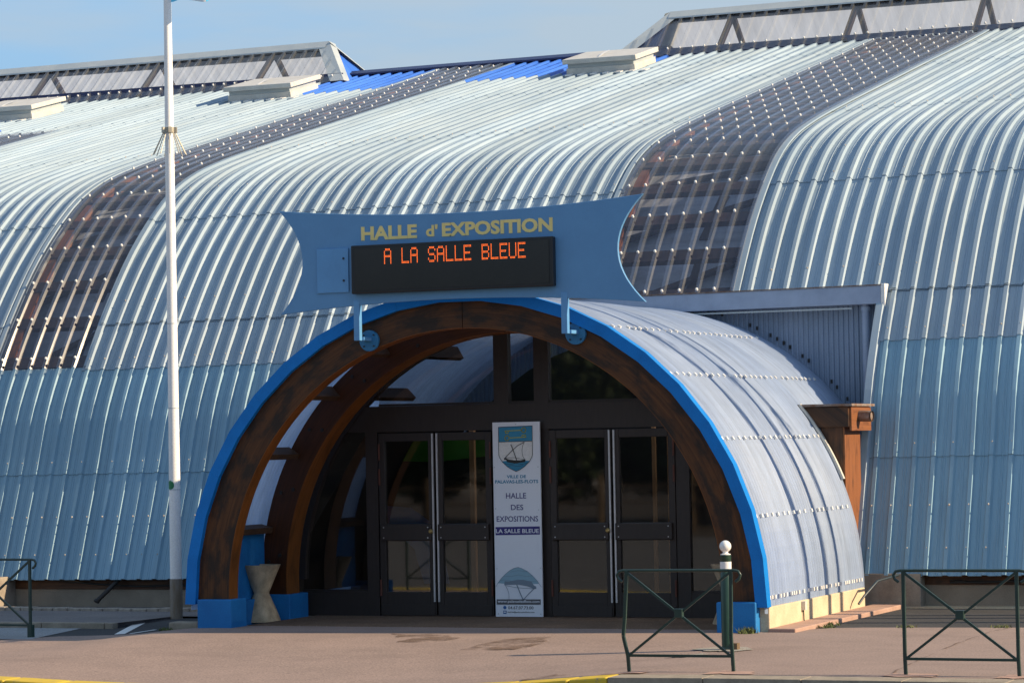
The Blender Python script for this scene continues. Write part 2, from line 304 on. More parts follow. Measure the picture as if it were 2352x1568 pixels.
# ------------------------------------------------------------------ mesh builder
WLOC = {}
class MB:
    def __init__(s): s.v = []; s.f = []; s.uv = {}
    def add(s, vs, fs, uvs=None):
        k = len(s.v); s.v += [tuple(p) for p in vs]
        for i, fc in enumerate(fs):
            s.f.append([a + k for a in fc])
            if uvs: s.uv[len(s.f) - 1] = uvs[i]
        return s
    def box(s, x0, x1, y0, y1, z0, z1):
        return s.add([(x0, y0, z0), (x1, y0, z0), (x1, y1, z0), (x0, y1, z0), (x0, y0, z1), (x1, y0, z1), (x1, y1, z1), (x0, y1, z1)],
              [(0, 3, 2, 1), (4, 5, 6, 7), (0, 1, 5, 4), (1, 2, 6, 5), (2, 3, 7, 6), (3, 0, 4, 7)])
    def ubox(s, x0, x1, y0, y1, z0, z1):        # box with wood uv (u along longest side)
        vs = [(x0, y0, z0), (x1, y0, z0), (x1, y1, z0), (x0, y1, z0), (x0, y0, z1), (x1, y0, z1), (x1, y1, z1), (x0, y1, z1)]
        fs = [(0, 3, 2, 1), (4, 5, 6, 7), (0, 1, 5, 4), (1, 2, 6, 5), (2, 3, 7, 6), (3, 0, 4, 7)]
        d = [x1 - x0, y1 - y0, z1 - z0]; L = d.index(max(d)); A = [a for a in range(3) if a != L]
        return s.add(vs, fs, [[(vs[i][L] + x0, vs[i][A[0]] + vs[i][A[1]] * 1.3) for i in fc] for fc in fs])
    def obox(s, c, ax, hf):
        c = Vector(c); ax = [Vector(a).normalized() for a in ax]; vs = []
        for sx, sy, sz in ((-1, -1, -1), (1, -1, -1), (1, 1, -1), (-1, 1, -1), (-1, -1, 1), (1, -1, 1), (1, 1, 1), (-1, 1, 1)):
            vs.append(c + ax[0] * hf[0] * sx + ax[1] * hf[1] * sy + ax[2] * hf[2] * sz)
        return s.add(vs, [(0, 3, 2, 1), (4, 5, 6, 7), (0, 1, 5, 4), (1, 2, 6, 5), (2, 3, 7, 6), (3, 0, 4, 7)])
    def bar(s, a, b, w, h, upv=(0, 0, 1)):
        a = Vector(a); b = Vector(b); d = (b - a); u = d.normalized(); q = u.cross(Vector(upv))
        if q.length < 1e-4: q = u.cross(Vector((0, 1, 0)))
        q.normalize(); w2 = q.cross(u)
        return s.obox((a + b) / 2, (u, q, w2), (d.length / 2, w / 2, h / 2))
    def prism(s, poly, y0, y1):                 # polygon in XZ, extruded along Y
        n = len(poly); vs = [(x, y0, z) for x, z in poly] + [(x, y1, z) for x, z in poly]
        fs = [tuple(range(n)), tuple(range(2 * n - 1, n - 1, -1))] + [(i, i + n, (i + 1) % n + n, (i + 1) % n) for i in range(n)]
        return s.add(vs, fs)
    def slab(s, poly, z0, z1):                  # polygon in XY, extruded along Z
        n = len(poly); vs = [(x, y, z1) for x, y in poly] + [(x, y, z0) for x, y in poly]
        return s.add(vs, [tuple(range(n)), tuple(range(2 * n - 1, n - 1, -1))] + [(i, i + n, (i + 1) % n + n, (i + 1) % n) for i in range(n)])
    def grid(s, rows, uvs=None):
        n = len(rows[0]); k = len(s.v)
        for r in rows: s.v += [tuple(p) for p in r]
        for i in range(len(rows) - 1):
            for j in range(n - 1):
                s.f.append([k + i * n + j, k + i * n + j + 1, k + (i + 1) * n + j + 1, k + (i + 1) * n + j])
                if uvs: s.uv[len(s.f) - 1] = [uvs[i][j], uvs[i][j + 1], uvs[i + 1][j + 1], uvs[i + 1][j]]
        return s
    def tube(s, pts, r, n=10, cap=True):
        pts = [Vector(p) for p in pts]; rr = r if isinstance(r, (list, tuple)) else [r] * len(pts)
        k = len(s.v); prev = None
        for i, p in enumerate(pts):
            d = (pts[min(i + 1, len(pts) - 1)] - pts[max(i - 1, 0)]).normalized()
            q = d.cross(prev) if prev is not None else None
            if prev is None:
                ref = Vector((0, 1, 0)) if abs(d.y) < 0.9 else Vector((1, 0, 0)); a = d.cross(ref).normalized()
            else:
                a = (prev - d * prev.dot(d)).normalized()
            b = d.cross(a); prev = a
            for j in range(n):
                t = 2 * math.pi * j / n; s.v.append(tuple(p + (a * math.cos(t) + b * math.sin(t)) * rr[i]))
        for i in range(len(pts) - 1):
            for j in range(n):
                s.f.append([k + i * n + j, k + i * n + (j + 1) % n, k + (i + 1) * n + (j + 1) % n, k + (i + 1) * n + j])
        if cap:
            s.f.append([k + j for j in range(n)][::-1]); s.f.append([k + (len(pts) - 1) * n + j for j in range(n)])
        return s
    def lathe(s, prof, cx=0, cy=0, n=24, close=True):
        k = len(s.v)
        for r, z in prof:
            for j in range(n):
                t = 2 * math.pi * j / n; s.v.append((cx + r * math.cos(t), cy + r * math.sin(t), z))
        for i in range(len(prof) - 1):
            for j in range(n):
                s.f.append([k + i * n + j, k + i * n + (j + 1) % n, k + (i + 1) * n + (j + 1) % n, k + (i + 1) * n + j])
        if close:
            s.f.append([k + j for j in range(n)][::-1]); s.f.append([k + (len(prof) - 1) * n + j for j in range(n)])
        return s
    def arc(s, cx, cz, ri, ro, y0, y1, a0, a1, n, faces='fbio'):
        """arched beam in XZ with wood uv; f front, b back, i inner, o outer"""
        def P(r, a, y): return (cx + r * math.cos(a), y, cz + r * math.sin(a))
        for i in range(n):
            a, b = a0 + (a1 - a0) * i / n, a0 + (a1 - a0) * (i + 1) / n
            ua, ub = a * ro, b * ro
            Q = {'f': ([P(ri, a, y0), P(ri, b, y0), P(ro, b, y0), P(ro, a, y0)], [(ua, ri), (ub, ri), (ub, ro), (ua, ro)]),
                 'b': ([P(ri, a, y1), P(ro, a, y1), P(ro, b, y1), P(ri, b, y1)], [(ua, ri), (ua, ro), (ub, ro), (ub, ri)]),
                 'i': ([P(ri, a, y0), P(ri, a, y1), P(ri, b, y1), P(ri, b, y0)], [(ua, y0), (ua, y1), (ub, y1), (ub, y0)]),
                 'o': ([P(ro, a, y0), P(ro, b, y0), P(ro, b, y1), P(ro, a, y1)], [(ua, y0), (ub, y0), (ub, y1), (ua, y1)])}
            for c in faces: s.add(Q[c][0], [(0, 1, 2, 3)], [Q[c][1]])
        for a in (a0, a1): s.add([P(ri, a, y0), P(ro, a, y0), P(ro, a, y1), P(ri, a, y1)], [(0, 1, 2, 3)], [[(0, ri), (0, ro), (.3, ro), (.3, ri)]])
        return s
    def build(s, name, mat, parent=None, smooth=False, bev=0.0, kind=None):
        me = bpy.data.meshes.new(name); me.from_pydata(s.v, [], s.f)
        if s.uv:
            ul = me.uv_layers.new(name='UVMap')
            for p in me.polygons:
                u = s.uv.get(p.index)
                if u:
                    for li, q in zip(p.loop_indices, u): ul.data[li].uv = q
        me.materials.append(MT[mat])
        o = bpy.data.objects.new(name, me); COL.objects.link(o)
        if smooth: 
            for p in me.polygons: p.use_smooth = True
            try: me.set_sharp_from_angle(angle=R(40))
            except Exception: pass
        if bev:
            b = o.modifiers.new('bevel', 'BEVEL'); b.width = bev; b.segments = 2; b.limit_method = 'ANGLE'; b.angle_limit = R(35)
        if parent is not None:
            o.parent = parent; o.matrix_parent_inverse = Matrix.Translation(-Vector(WLOC.get(parent.name, (0, 0, 0))))
            WLOC[o.name] = WLOC.get(parent.name, (0, 0, 0)) if False else (0, 0, 0)
        if kind: o['kind'] = kind
        return o
def tag(o, label, cat, group=None):
    o['label'] = label; o['category'] = cat
    if group: o['group'] = group
    return o
def thing(name, label, cat, loc=(0, 0, 0), group=None):
    o = bpy.data.objects.new(name, None); COL.objects.link(o); o.location = loc; o.empty_display_size = 0.3
    WLOC[o.name] = tuple(loc); return tag(o, label, cat, group)
def struct(name, mb, mat, **k):
    o = mb.build(name, mat, **k); o['kind'] = 'structure'; return o
KIDS = lambda r: [o for o in bpy.data.objects if o.parent == r]
def copy_tree(root, loc, rz, label=None):
    r = root.copy(); COL.objects.link(r); r.location = loc; r.rotation_euler = (0, 0, rz)
    if label: r['label'] = label
    for ch in KIDS(root):
        c = ch.copy(); COL.objects.link(c); c.parent = r
        for g in KIDS(ch):
            d = g.copy(); COL.objects.link(d); d.parent = c
    return r
def text(name, body, x0, x1, z0, z1, y, mat, parent, bold=0.02, thick=0.003):
    cu = bpy.data.curves.new('t', 'FONT'); cu.body = body; cu.offset = bold; cu.resolution_u = 3
    to = bpy.data.objects.new('t', cu); COL.objects.link(to)
    bpy.context.view_layer.update()
    me = bpy.data.meshes.new_from_object(to.evaluated_get(bpy.context.evaluated_depsgraph_get()))
    bpy.data.objects.remove(to)
    vs = np.array([v.co[:] for v in me.vertices]); lo, hi = vs.min(0), vs.max(0)
    k = (x1 - x0) / (hi[0] - lo[0]), (z1 - z0) / (hi[1] - lo[1])
    m = MB(); V = [(x0 + (p[0] - lo[0]) * k[0], y, z0 + (p[1] - lo[1]) * k[1]) for p in vs]
    fs = [list(p.vertices) for p in me.polygons]
    m.add(V, fs)
    # rim
    from collections import Counter
    ec = Counter(); dr = {}
    for f in fs:
        for a, b in zip(f, f[1:] + f[:1]): ec[frozenset((a, b))] += 1; dr[frozenset((a, b))] = (a, b)
    n = len(V); m.v += [(p[0], y + thick, p[2]) for p in V]
    for e, c in ec.items():
        if c == 1:
            a, b = dr[e]; m.f.append([b, a, a + n, b + n])
    bpy.data.meshes.remove(me)
    return m.build(name, mat, parent)

# ------------------------------------------------------------------ ground
lerp = lambda x, xs, ys: float(np.interp(x, xs, ys))
def sm(t): t = min(1, max(0, t)); return t * t * (3 - 2 * t)
def dip(X): return lerp(X, [-21, -19, -17.5, -16, -13, -11.4, -9.9], [-.11, -.12, -.13, -.185, -.19, -.12, 0])
def zp(X, Y): f = sm((31.6 - Y) / 4.9); return dip(X) * f + (1 - f) * -.10 * sm((-17.95 - X) / 1.3)
EDGE_L = [(-60, 26.9), (-40, 29.0), (-21.5, 31.0), (-20.32, 31.43), (-19.95, 32.1), (-19.1, 32.5), (-18.4, 32.4), (-18.1, 32.5)]
g = MB(); S_ = 1500
g.grid([[(-S_, y, -.30), (S_, y, -.30)] for y in (-S_, S_)]); struct('ground', g, 'earth')
m = MB(); m.grid([[(x, y, -.20) for x in np.linspace(-90, 60, 31)] for y in np.linspace(2, 26.66, 8)]); struct('road', m, 'old_asphalt')
m = MB()
xs = list(np.arange(-40, -22, 2.0)) + list(np.arange(-22, -8, .35)) + list(np.arange(-8, 12, 1.5))
def far(X):
    if X < -18.1: return lerp(X, [p[0] for p in EDGE_L], [p[1] for p in EDGE_L])
    if X < -10.05: return 33.05
    return lerp(X, [-10.05, -9.69, -9.0, -7.5, 12], [33.0, 33.55, 33.63, 33.8, 36])
rows = []
for j in range(19):
    t = j / 18
    rows.append([(x, 26.76 + (far(x) - 26.76) * t, zp(x, 26.76 + (far(x) - 26.76) * t) + .012 * math.sin(x * .9 + t * 5) * t * (1 - t)) for x in xs])
m.grid(rows); struct('pavement', m, 'pavement', smooth=True)
m = MB().box(-10.95 - 6.6, -10.95, 32.98, 35.06, -.2, .006); struct('entrance_apron', m, 'apron')
m = MB().grid([[(-60, 26.8, -.16), (-17.9, 26.8, -.16)], [(-60, 31.6, -.108), (-17.9, 31.6, -.108)], [(-60, 33.5, -.095), (-17.9, 33.5, -.095)], [(-60, 35.3, -.072), (-17.9, 35.3, -.072)]]); struct('car_park', m, 'asphalt')
m = MB().grid([[(-30, 31.0, -.100), (-20.0, 31.6, -.100)], [(-30, 33.44, -.090), (-20.35, 33.44, -.090)]]); struct('pale_strip', m, 'pale_walk')
m = MB()
for pts in ([(-20.08, 34.42), (-19.95, 34.48), (-19.2, 32.62), (-19.3, 32.52)], [(-19.17, 32.66), (-19.12, 32.66), (-19.13, 33.36), (-19.18, 33.36)]):
    zz = [np.interp(p[1], [31.6, 33.5, 35.3], [-.108, -.095, -.072]) + .004 for p in pts]; m.add([(p[0], p[1], z) for p, z in zip(pts, zz)], [(0, 1, 2, 3)])
struct('road_marking', m, 'white')
m = MB().grid([[(-60, 33.58, -.022), (-19.87, 33.58, -.022)], [(-60, 35.3, -.045), (-19.95, 35.3, -.045)]]); m.grid([[(-60, 35.3, -.045), (-17.9, 35.3, -.045)], [(-60, 37.8, -.07), (-17.9, 37.8, -.07)]]); m.add([(-19.95, 33.58, -.022), (-19.95, 35.3, -.045), (-19.95, 35.3, -.3), (-19.95, 33.58, -.3)], [(0, 1, 2, 3)]); struct('side_walk', m, 'walk')
m = MB().grid([[(-10.3, 33.0, -.008), (14, 33.0, -.008)], [(-10.3, 38.2, -.008), (14, 38.2, -.008)]]); struct('side_yard', m, 'asphalt')
m = MB().grid([[(-90, -60, -.26), (40, -60, -.26)], [(-90, 2.1, -.24), (40, 2.1, -.24)]]); struct('verge', m, 'dark_soil')
# kerbs: stones with joints
m = MB(); x = -60.0
while x < -19.9:
    x2 = min(x + 1.0, -19.86); m.box(x + .006, x2 - .006, 33.44, 33.58, -.25, -.016 + random.uniform(-.004, .004)); x = x2
struct('side_kerb', m, 'kerb', bev=.012)
def kerb_run(x0, x1, step, top):
    m = MB(); x = x0
    while x < x1 - .01:
        x2 = min(x + step, x1); a, b = x + .005, x2 - .005
        za, zb = dip(a) + top, dip(b) + top; y0, y1 = 26.36, 26.745
        m.add([(a, y0, -.35), (b, y0, -.35), (b, y1, -.35), (a, y1, -.35), (a, y0, za), (b, y0, zb), (b, y1, zb), (a, y1, za)],
              [(0, 3, 2, 1), (4, 5, 6, 7), (0, 1, 5, 4), (1, 2, 6, 5), (2, 3, 7, 6), (3, 0, 4, 7)]); x = x2
    return m
struct('yellow_kerb', kerb_run(-21, -10.02, .66, .012), 'yellow', bev=.02)
struct('grey_kerb', kerb_run(-10.02, 12, 1.0, .008), 'kerb', bev=.02)
# damp stains, cement patches, cracks
def blob(pts, z=.004, jag=.03, n=6):
    out = []
    for i, p in enumerate(pts):
        q = pts[(i + 1) % len(pts)]
        for k in range(n):
            t = k / n; out.append((p[0] + (q[0] - p[0]) * t + random.uniform(-jag, jag), p[1] + (q[1] - p[1]) * t + random.uniform(-jag, jag) * 2.2))
    return [(a, b, zp(a, b) + z + .003) for a, b in out]
m = MB()
for pts in ([(-14.95, 31.85), (-14.55, 31.2), (-14.35, 31.15), (-14.35, 30.75), (-13.85, 30.75), (-13.72, 31.25), (-14.2, 31.65)],
            [(-13.2, 30.05), (-12.55, 30.1), (-12.45, 30.7), (-12.75, 31.6), (-13.15, 31.1)], [(-11.3, 26.95), (-10.9, 26.95), (-10.8, 27.3), (-11.05, 27.5)]):
    q = blob(pts); m.add(q, [tuple(range(len(q)))])
struct('damp_stain', m, 'stain')
m = MB()
for pts in ([(-10.42, 30.0), (-10.15, 30.42), (-9.85, 30.3), (-9.64, 29.95), (-9.8, 29.6), (-10.1, 29.75)], [(-10.35, 29.0), (-10.05, 29.42), (-9.95, 29.3), (-10.1, 29.0)]):
    q = blob(pts, .005, .02); m.add(q, [tuple(range(len(q)))])
struct('cement_patch', m, 'patch')
m = MB()
for pts in ([(-10.4, 26.86), (-9.8, 26.86), (-9.8, 27.1), (-10.3, 27.05)], [(-9.2, 26.86), (-8.7, 26.86), (-8.75, 27.25), (-9.1, 27.22)], [(-7.4, 26.86), (-6.8, 26.86), (-6.9, 27.2), (-7.3, 27.2)], [(-6.25, 26.86), (-5.8, 26.86), (-5.9, 27.22), (-6.2, 27.2)]):
    q = blob(pts, .005, .03); m.add(q, [tuple(range(len(q)))])
struct('red_patch', m, 'pink')
def crack(pts, w):
    L, Rr = [], []
    for (a, b), (c, d) in zip(pts, pts[1:]):
        for k in range(14):
            t = k / 14; px, py = a + (c - a) * t + random.uniform(-.02, .02), b + (d - b) * t
            ww = w * random.uniform(.4, 1.4); L.append((px - ww, py, zp(px, py) + .009)); Rr.append((px + ww, py, zp(px, py) + .009))
    return [L, Rr]
m = MB(); m.grid(crack([(-7.33, 26.9), (-7.62, 30.35), (-7.70, 33.1), (-7.60, 33.7)], .011)); m.grid(crack([(-16.6, 26.8), (-16.2, 27.0), (-16.0, 26.9)], .008))
struct('crack', m, 'stain')
# weeds at the edge of the yard and by the blue block
m = MB()
def tuft(x, y, z, n, r, h):
    for _ in range(n):
        a = random.uniform(0, 6.28); d = random.uniform(0, r); px, py = x + d * math.cos(a), y + d * math.sin(a)
        q = random.uniform(0, 6.28); w = random.uniform(.006, .014); hh = h * random.uniform(.4, 1); tx, ty = random.uniform(-.05, .05), random.uniform(-.04, .04)
        m.add([(px - w * math.cos(q), py - w * math.sin(q), z), (px + w * math.cos(q), py + w * math.sin(q), z), (px + tx, py + ty, z + hh)], [(0, 1, 2)])
tuft(-10.5, 32.42, 0, 110, .13, .10); tuft(-9.85, 33.5, 0, 60, .12, .05); tuft(-9.9, 33.9, 0, 50, .12, .06); tuft(-8.9, 33.66, 0, 50, .14, .04); tuft(-7.75, 33.78, 0, 50, .14, .05); tuft(-20.8, 31.35, -.1, 40, .12, .06); tuft(-18.5, 32.5, -.04, 50, .1, .06)
o = m.build('weeds', 'weed'); o['kind'] = 'stuff'

# ------------------------------------------------------------------ the hall: profile
PF = np.array([[37.44, .50], [37.74, 1.32], [38.11, 2.30], [38.36, 3.02], [38.78, 3.78], [39.4, 4.66], [40.14, 5.53], [40.94, 6.24], [41.55, 6.66], [42.3, 7.0],
               [43.37, 7.33], [44.99, 7.74], [46.86, 8.19], [50.4, 9.04], [53.6, 9.80], [55.5, 10.27], [56.95, 10.64]])
def catmull(P, k=24):
    out = []
    Q = np.vstack([2 * P[0] - P[1], P, 2 * P[-1] - P[-2]])
    for i in range(1, len(Q) - 2):
        p0, p1, p2, p3 = Q[i - 1:i + 3]
        t0 = 0; t1 = t0 + np.linalg.norm(p1 - p0) ** .5; t2 = t1 + np.linalg.norm(p2 - p1) ** .5; t3 = t2 + np.linalg.norm(p3 - p2) ** .5
        for t in np.linspace(t1, t2, k, endpoint=False):
            a1 = (t1 - t) / (t1 - t0) * p0 + (t - t0) / (t1 - t0) * p1; a2 = (t2 - t) / (t2 - t1) * p1 + (t - t1) / (t2 - t1) * p2
            a3 = (t3 - t) / (t3 - t2) * p2 + (t - t2) / (t3 - t2) * p3
            b1 = (t2 - t) / (t2 - t0) * a1 + (t - t0) / (t2 - t0) * a2; b2 = (t3 - t) / (t3 - t1) * a2 + (t - t1) / (t3 - t1) * a3
            out.append((t2 - t) / (t2 - t1) * b1 + (t - t1) / (t2 - t1) * b2)
    out.append(P[-1]); return np.array(out)
CP = catmull(PF); CS = np.r_[0, np.cumsum(np.linalg.norm(np.diff(CP, axis=0), axis=1))]
def prof(s): return np.array([np.interp(s, CS, CP[:, 0]), np.interp(s, CS, CP[:, 1])])
def pnorm(s):
    d = prof(min(s + .05, CS[-1])) - prof(max(s - .05, 0)); d /= np.linalg.norm(d); return np.array([-d[1], d[0]])   # outward: -Y, +Z
def s_of_z(z): return float(np.interp(z, CP[:, 1], CS))
def s_of_y(y): return float(np.interp(y, CP[:, 0], CS))
TILT = lambda X: .0055 * (X + 10.4)
def hp(X, s, off=0.0):
    p = prof(s) + pnorm(s) * off; return (X, p[0], p[1] + TILT(X))
RIB0, PITCH = -10.41, .27
def rib_profile(X0, X1, clear=False):
    pts = [(X0, 0.0)]; k = math.ceil((X0 - .06 - RIB0) / PITCH)
    while RIB0 + k * PITCH < X1 + .06:
        c = RIB0 + k * PITCH
        jx = .005 * math.sin(k * 12.9898 + 1.3); jh = 1 + .10 * math.sin(k * 78.233)
        for dx, h in ((-.048, 0), (-.026, .043), (.026, .043), (.048, 0)) + (() if clear else ((.113, 0), (.119, .007), (.128, .007), (.134, 0), (.146, 0), (.152, .007), (.161, .007), (.167, 0))):
            if X0 < c + dx + jx < X1: pts.append((c + dx + jx, h * jh))
        k += 1
    pts.append((X1, 0.0)); return pts
def dent(x, s): return .45 * (.004 * math.sin(x * 1.9 + s * .7) * math.sin(s * 1.3 + x * .31) + .0022 * math.sin(x * 5.1 + 2 * math.sin(s * 2.1)) + .003 * (math.sin(math.floor(x * .926) * 12.9) * (1 - (s * .45) % 1)))
def shell(mb, X0, X1, s0, s1, lap=.016, clear=False, base=0.0, lip=True):
    if s1 - s0 < .02: return
    rp = rib_profile(X0, X1, clear)
    n = max(3, int((s1 - s0) / .22)); ss = np.linspace(s0 - (.09 if lip else 0), s1, n)
    rows, uv = [], []
    for s in ss:
        t = (s - s0) / (s1 - s0); off = base + lap * (1 - max(0, t)) 
        sc = max(0, s); P = prof(sc); N = pnorm(sc); off0 = off
        if s < 0: d = prof(.1) - prof(0); P = P + d / .1 * s
        rows.append([(x, P[0] + N[0] * (h + off + dent(x, s)), P[1] + N[1] * (h + off + dent(x, s)) + TILT(x)) for x, h in rp]); uv.append([(x, s) for x, h in rp])
    mb.grid(rows, uv)
    if lip:
        N = pnorm(max(0, ss[0])); mb.grid([[(p[0], p[1] - N[0] * .02, p[2] - N[1] * .02) for p in rows[0]], rows[0]], [uv[0], uv[0]])
XL, XR = -44.0, 5.0
STR = [(-15.07, -12.86, s_of_z(4.36), s_of_y(55.7)), (-25.08, -23.48, s_of_z(3.70), s_of_y(56.95)), (-32.75, -30.9, s_of_z(3.70), s_of_y(50.0))]
RECX = (-17.95, -10.62); S_REC = s_of_z(4.38)
TIERS = [0.0, s_of_z(2.10), s_of_z(3.72), s_of_z(6.19), s_of_z(7.62), s_of_y(50.6), s_of_y(53.9), s_of_y(56.95)]
HALL = thing('exhibition_hall', 'long vaulted hall clad in ribbed pale blue steel sheets with arched porch', 'hall', (-14.3, 37.5, 0))
def intervals(s0, s1):
    """x intervals covered with opaque sheet between s0 and s1 (uniform inside)"""
    holes = [(a, b) for a, b, p, q in STR if p < s1 - .01 and q > s0 + .01]
    if s0 < S_REC - .01: holes.append(RECX)
    holes.sort(); out, x = [], XL
    for a, b in holes:
        if a > x: out.append((x, a))
        x = max(x, b)
    out.append((x, XR)); return out
BLUEX = (-27.6, -19.4); S_LAN = s_of_y(55.80)
for i, (a, b) in enumerate(zip(TIERS, TIERS[1:])):
    cuts = sorted({a, b} | {c for st in STR for c in st[2:] if a < c < b} | ({S_REC} if a < S_REC < b else set()) | ({S_LAN} if a < S_LAN < b else set()))
    m = MB(); mb_ = MB()
    for c0, c1 in zip(cuts, cuts[1:]):
        for x0, x1 in intervals(c0, c1):
            t0 = (c0 - a) / (b - a); 
            segs = [(x0, x1, m)]
            if i == len(TIERS) - 2:
                segs = []
                for u0, u1, tgt in ((XL, -33.2, m), (-33.2, -32.75, m), (-32.75, BLUEX[0], m), (BLUEX[0], BLUEX[1], mb_), (BLUEX[1], XR, m)):
                    p, q = max(x0, u0), min(x1, u1)
                    if q - p > .02: segs.append((p, q, tgt))
            if i == len(TIERS) - 2 and c0 >= S_LAN - .01:
                cl = []
                for p, q, tgt in segs:
                    for u0, u1 in ((-29.0 + 1.85, -19.85 - .95 + .0), (-5.2, XR)):
                        if min(q, u1) - max(p, u0) > .02: cl.append((max(p, u0), min(q, u1), tgt))
                segs = cl
            for p, q, tgt in segs: shell(tgt, p, q, c0, c1, lap=(.015 if i < 4 else .007) * (1 if c0 == a else 1 - t0), lip=(c0 == a))
    if m.f: m.build('roof_sheeting', 'steel_low' if i < 2 else 'steel', HALL)
    if mb_.f: mb_.build('roof_sheeting', 'blue_steel', HALL)['label'] = 'strong blue ribbed sheeting near the ridge'
m = MB(); shell(m, -44, -32.75, s_of_y(50.0), s_of_y(50.9), lap=.03, base=.012); m.build('roof_sheeting', 'blue_steel', HALL)['label'] = 'strong blue ribbed sheet at the far left'
# back slope and inner lining (keeps the inside dark)
m = MB()
YR = 56.95
m.grid([[(x, 2 * YR - prof(s)[0], prof(s)[1] + TILT(x)) for x in (XL, XR)] for s in np.linspace(0, CS[-1] - .02, 30)]); m.build('roof_sheeting', 'steel', HALL)
for x in (XL, XR):
    m = MB(); q = [(x, *prof(s)) for s in np.linspace(0, CS[-1], 20)]; q2 = [(x, 2 * YR - p[1], p[2]) for p in q[::-1]]
    pts = [(p[0], p[1], p[2] + TILT(x)) for p in q + q2[1:]] + [(x, 2 * YR - 37.44, -.3), (x, 37.44, -.3)]; m.add(pts, [tuple(range(len(pts)))])
    m.build('gable_wall', 'wall_sheet', HALL)
# clear strips
def capshape(mb, c, N, T):
    c = Vector(c); N = Vector(N); T = Vector(T); X = Vector((1, 0, 0))
    for k, (r, h) in enumerate(((.033, 0.0), (.029, .03))):
        pass
    vs = []
    for r, h in ((.025, -.01), (.022, .018), (.008, .030)):
        for j in range(6):
            a = j * math.pi / 3; vs.append(c + N * h + (X * math.cos(a) + T * math.sin(a)) * r)
    fs = [(i * 6 + j, i * 6 + (j + 1) % 6, (i + 1) * 6 + (j + 1) % 6, (i + 1) * 6 + j) for i in range(2) for j in range(6)] + [(12, 13, 14, 15, 16, 17)]
    mb.add(vs, fs)
ROW = .79; S_ROW0 = s_of_z(5.10)
for si, (x0, x1, s0, s1) in enumerate(STR):
    m = MB(); shell(m, x0 - .08, x1 + .08, s0 - .02, s1, lap=.0, clear=True, base=.024, lip=False)
    st = m.build('clear_strip', 'strip', HALL); st['label'] = 'clear plastic roof strip showing timber below'
    caps = []
    k0 = math.ceil((s0 + .12 - S_ROW0) / ROW)
    for k in range(k0, 40):
        s = S_ROW0 + k * ROW
        if s > s1 - .15: break
        kk = math.ceil((x0 + .05 - RIB0) / PITCH)
        while RIB0 + kk * PITCH < x1 - .05:
            caps.append((s, RIB0 + kk * PITCH)); kk += 1
    caps.sort()
    nind = {0: 62, 1: 38, 2: 0}[si]
    rest = MB()
    for j, (s, x) in enumerate(caps):
        N = pnorm(s); T = np.array([N[1], -N[0]]); c = hp(x, s, .024 + .043)
        if j < nind:
            q = MB(); capshape(q, c, (0, *N), (0, *T)); q.build('fixing_cap', 'white_cap', st)
        else: capshape(rest, c, (0, *N), (0, *T))
    if rest.f: rest.build('fixing_caps', 'white_cap', st, kind='stuff')
    # what is seen through: purlins, side ribs, boards
    pm = MB()
    for k in range(k0 - 1, 40):
        s = S_ROW0 + k * ROW
        if s > s1 or s < s0 - .4: continue
        N = pnorm(s); T = (N[1], -N[0]); P = hp((x0 + x1) / 2, s, -.085)
        pm.obox(P, ((1, 0, 0), (0, *T), (0, *N)), ((x1 - x0) / 2 + .02, .105, .05))
    pm.build('purlins', 'truss', HALL, kind='stuff')
    bm_ = MB()
    for xb in (x0 + .13, x1 + .20):
        ss = np.linspace(s0 + .05, s1, 46)
        for dx in (0,):
            rr = [[hp(xb - .07, s, -.05), hp(xb + .07, s, -.05), hp(xb + .07, s, -.2), hp(xb - .07, s, -.2), hp(xb - .07, s, -.05)] for s in ss]
            uu = [[(s, 0), (s, .12), (s, .5), (s, .6), (s, .9)] for s in ss]; bm_.grid(rr, uu)
    bm_.build('rib_beam', 'orange_wood', HALL)
    lm = MB(); ss = np.linspace(max(0, s0 - .6), s1, 40)
    lm.grid([[hp(x0 - .6, s, -.55), hp(x1 + .9, s, -.55)] for s in ss]); lm.build('inner_board', 'board', HALL)
    dm = MB()
    for k in range(k0, 16, 2):
        s = S_ROW0 + k * ROW
        if s + ROW * 1.6 < s1: dm.bar(hp(x0 - .1, s, -.45), hp(x1 + .2, s + ROW * 1.5, -.45), .1, .06, (0, -1, 1)); dm.bar(hp((x0 + x1) / 2 + .2, s + .1, -.55), hp((x0 + x1) / 2 + .25, s + ROW * 1.7, -.55), .16, .05, (0, -1, 1))
    dm.build('brace', 'truss', HALL)
    # pale blue flashing along both edges
    fm = MB()
    for xb, w in ((x0 - .085, .09), (x1 + .085, .11)):
        ss = np.linspace(s0, s1, 60); fm.grid([[hp(xb - w / 2, s, .030), hp(xb - w / 2 + .01, s, .05), hp(xb + w / 2 - .01, s, .05), hp(xb + w / 2, s, .030)] for s in ss], [[(xb, s), (xb + .02, s), (xb + .06, s), (xb + .1, s)] for s in ss])
    fm.build('flashing', 'steel', HALL)
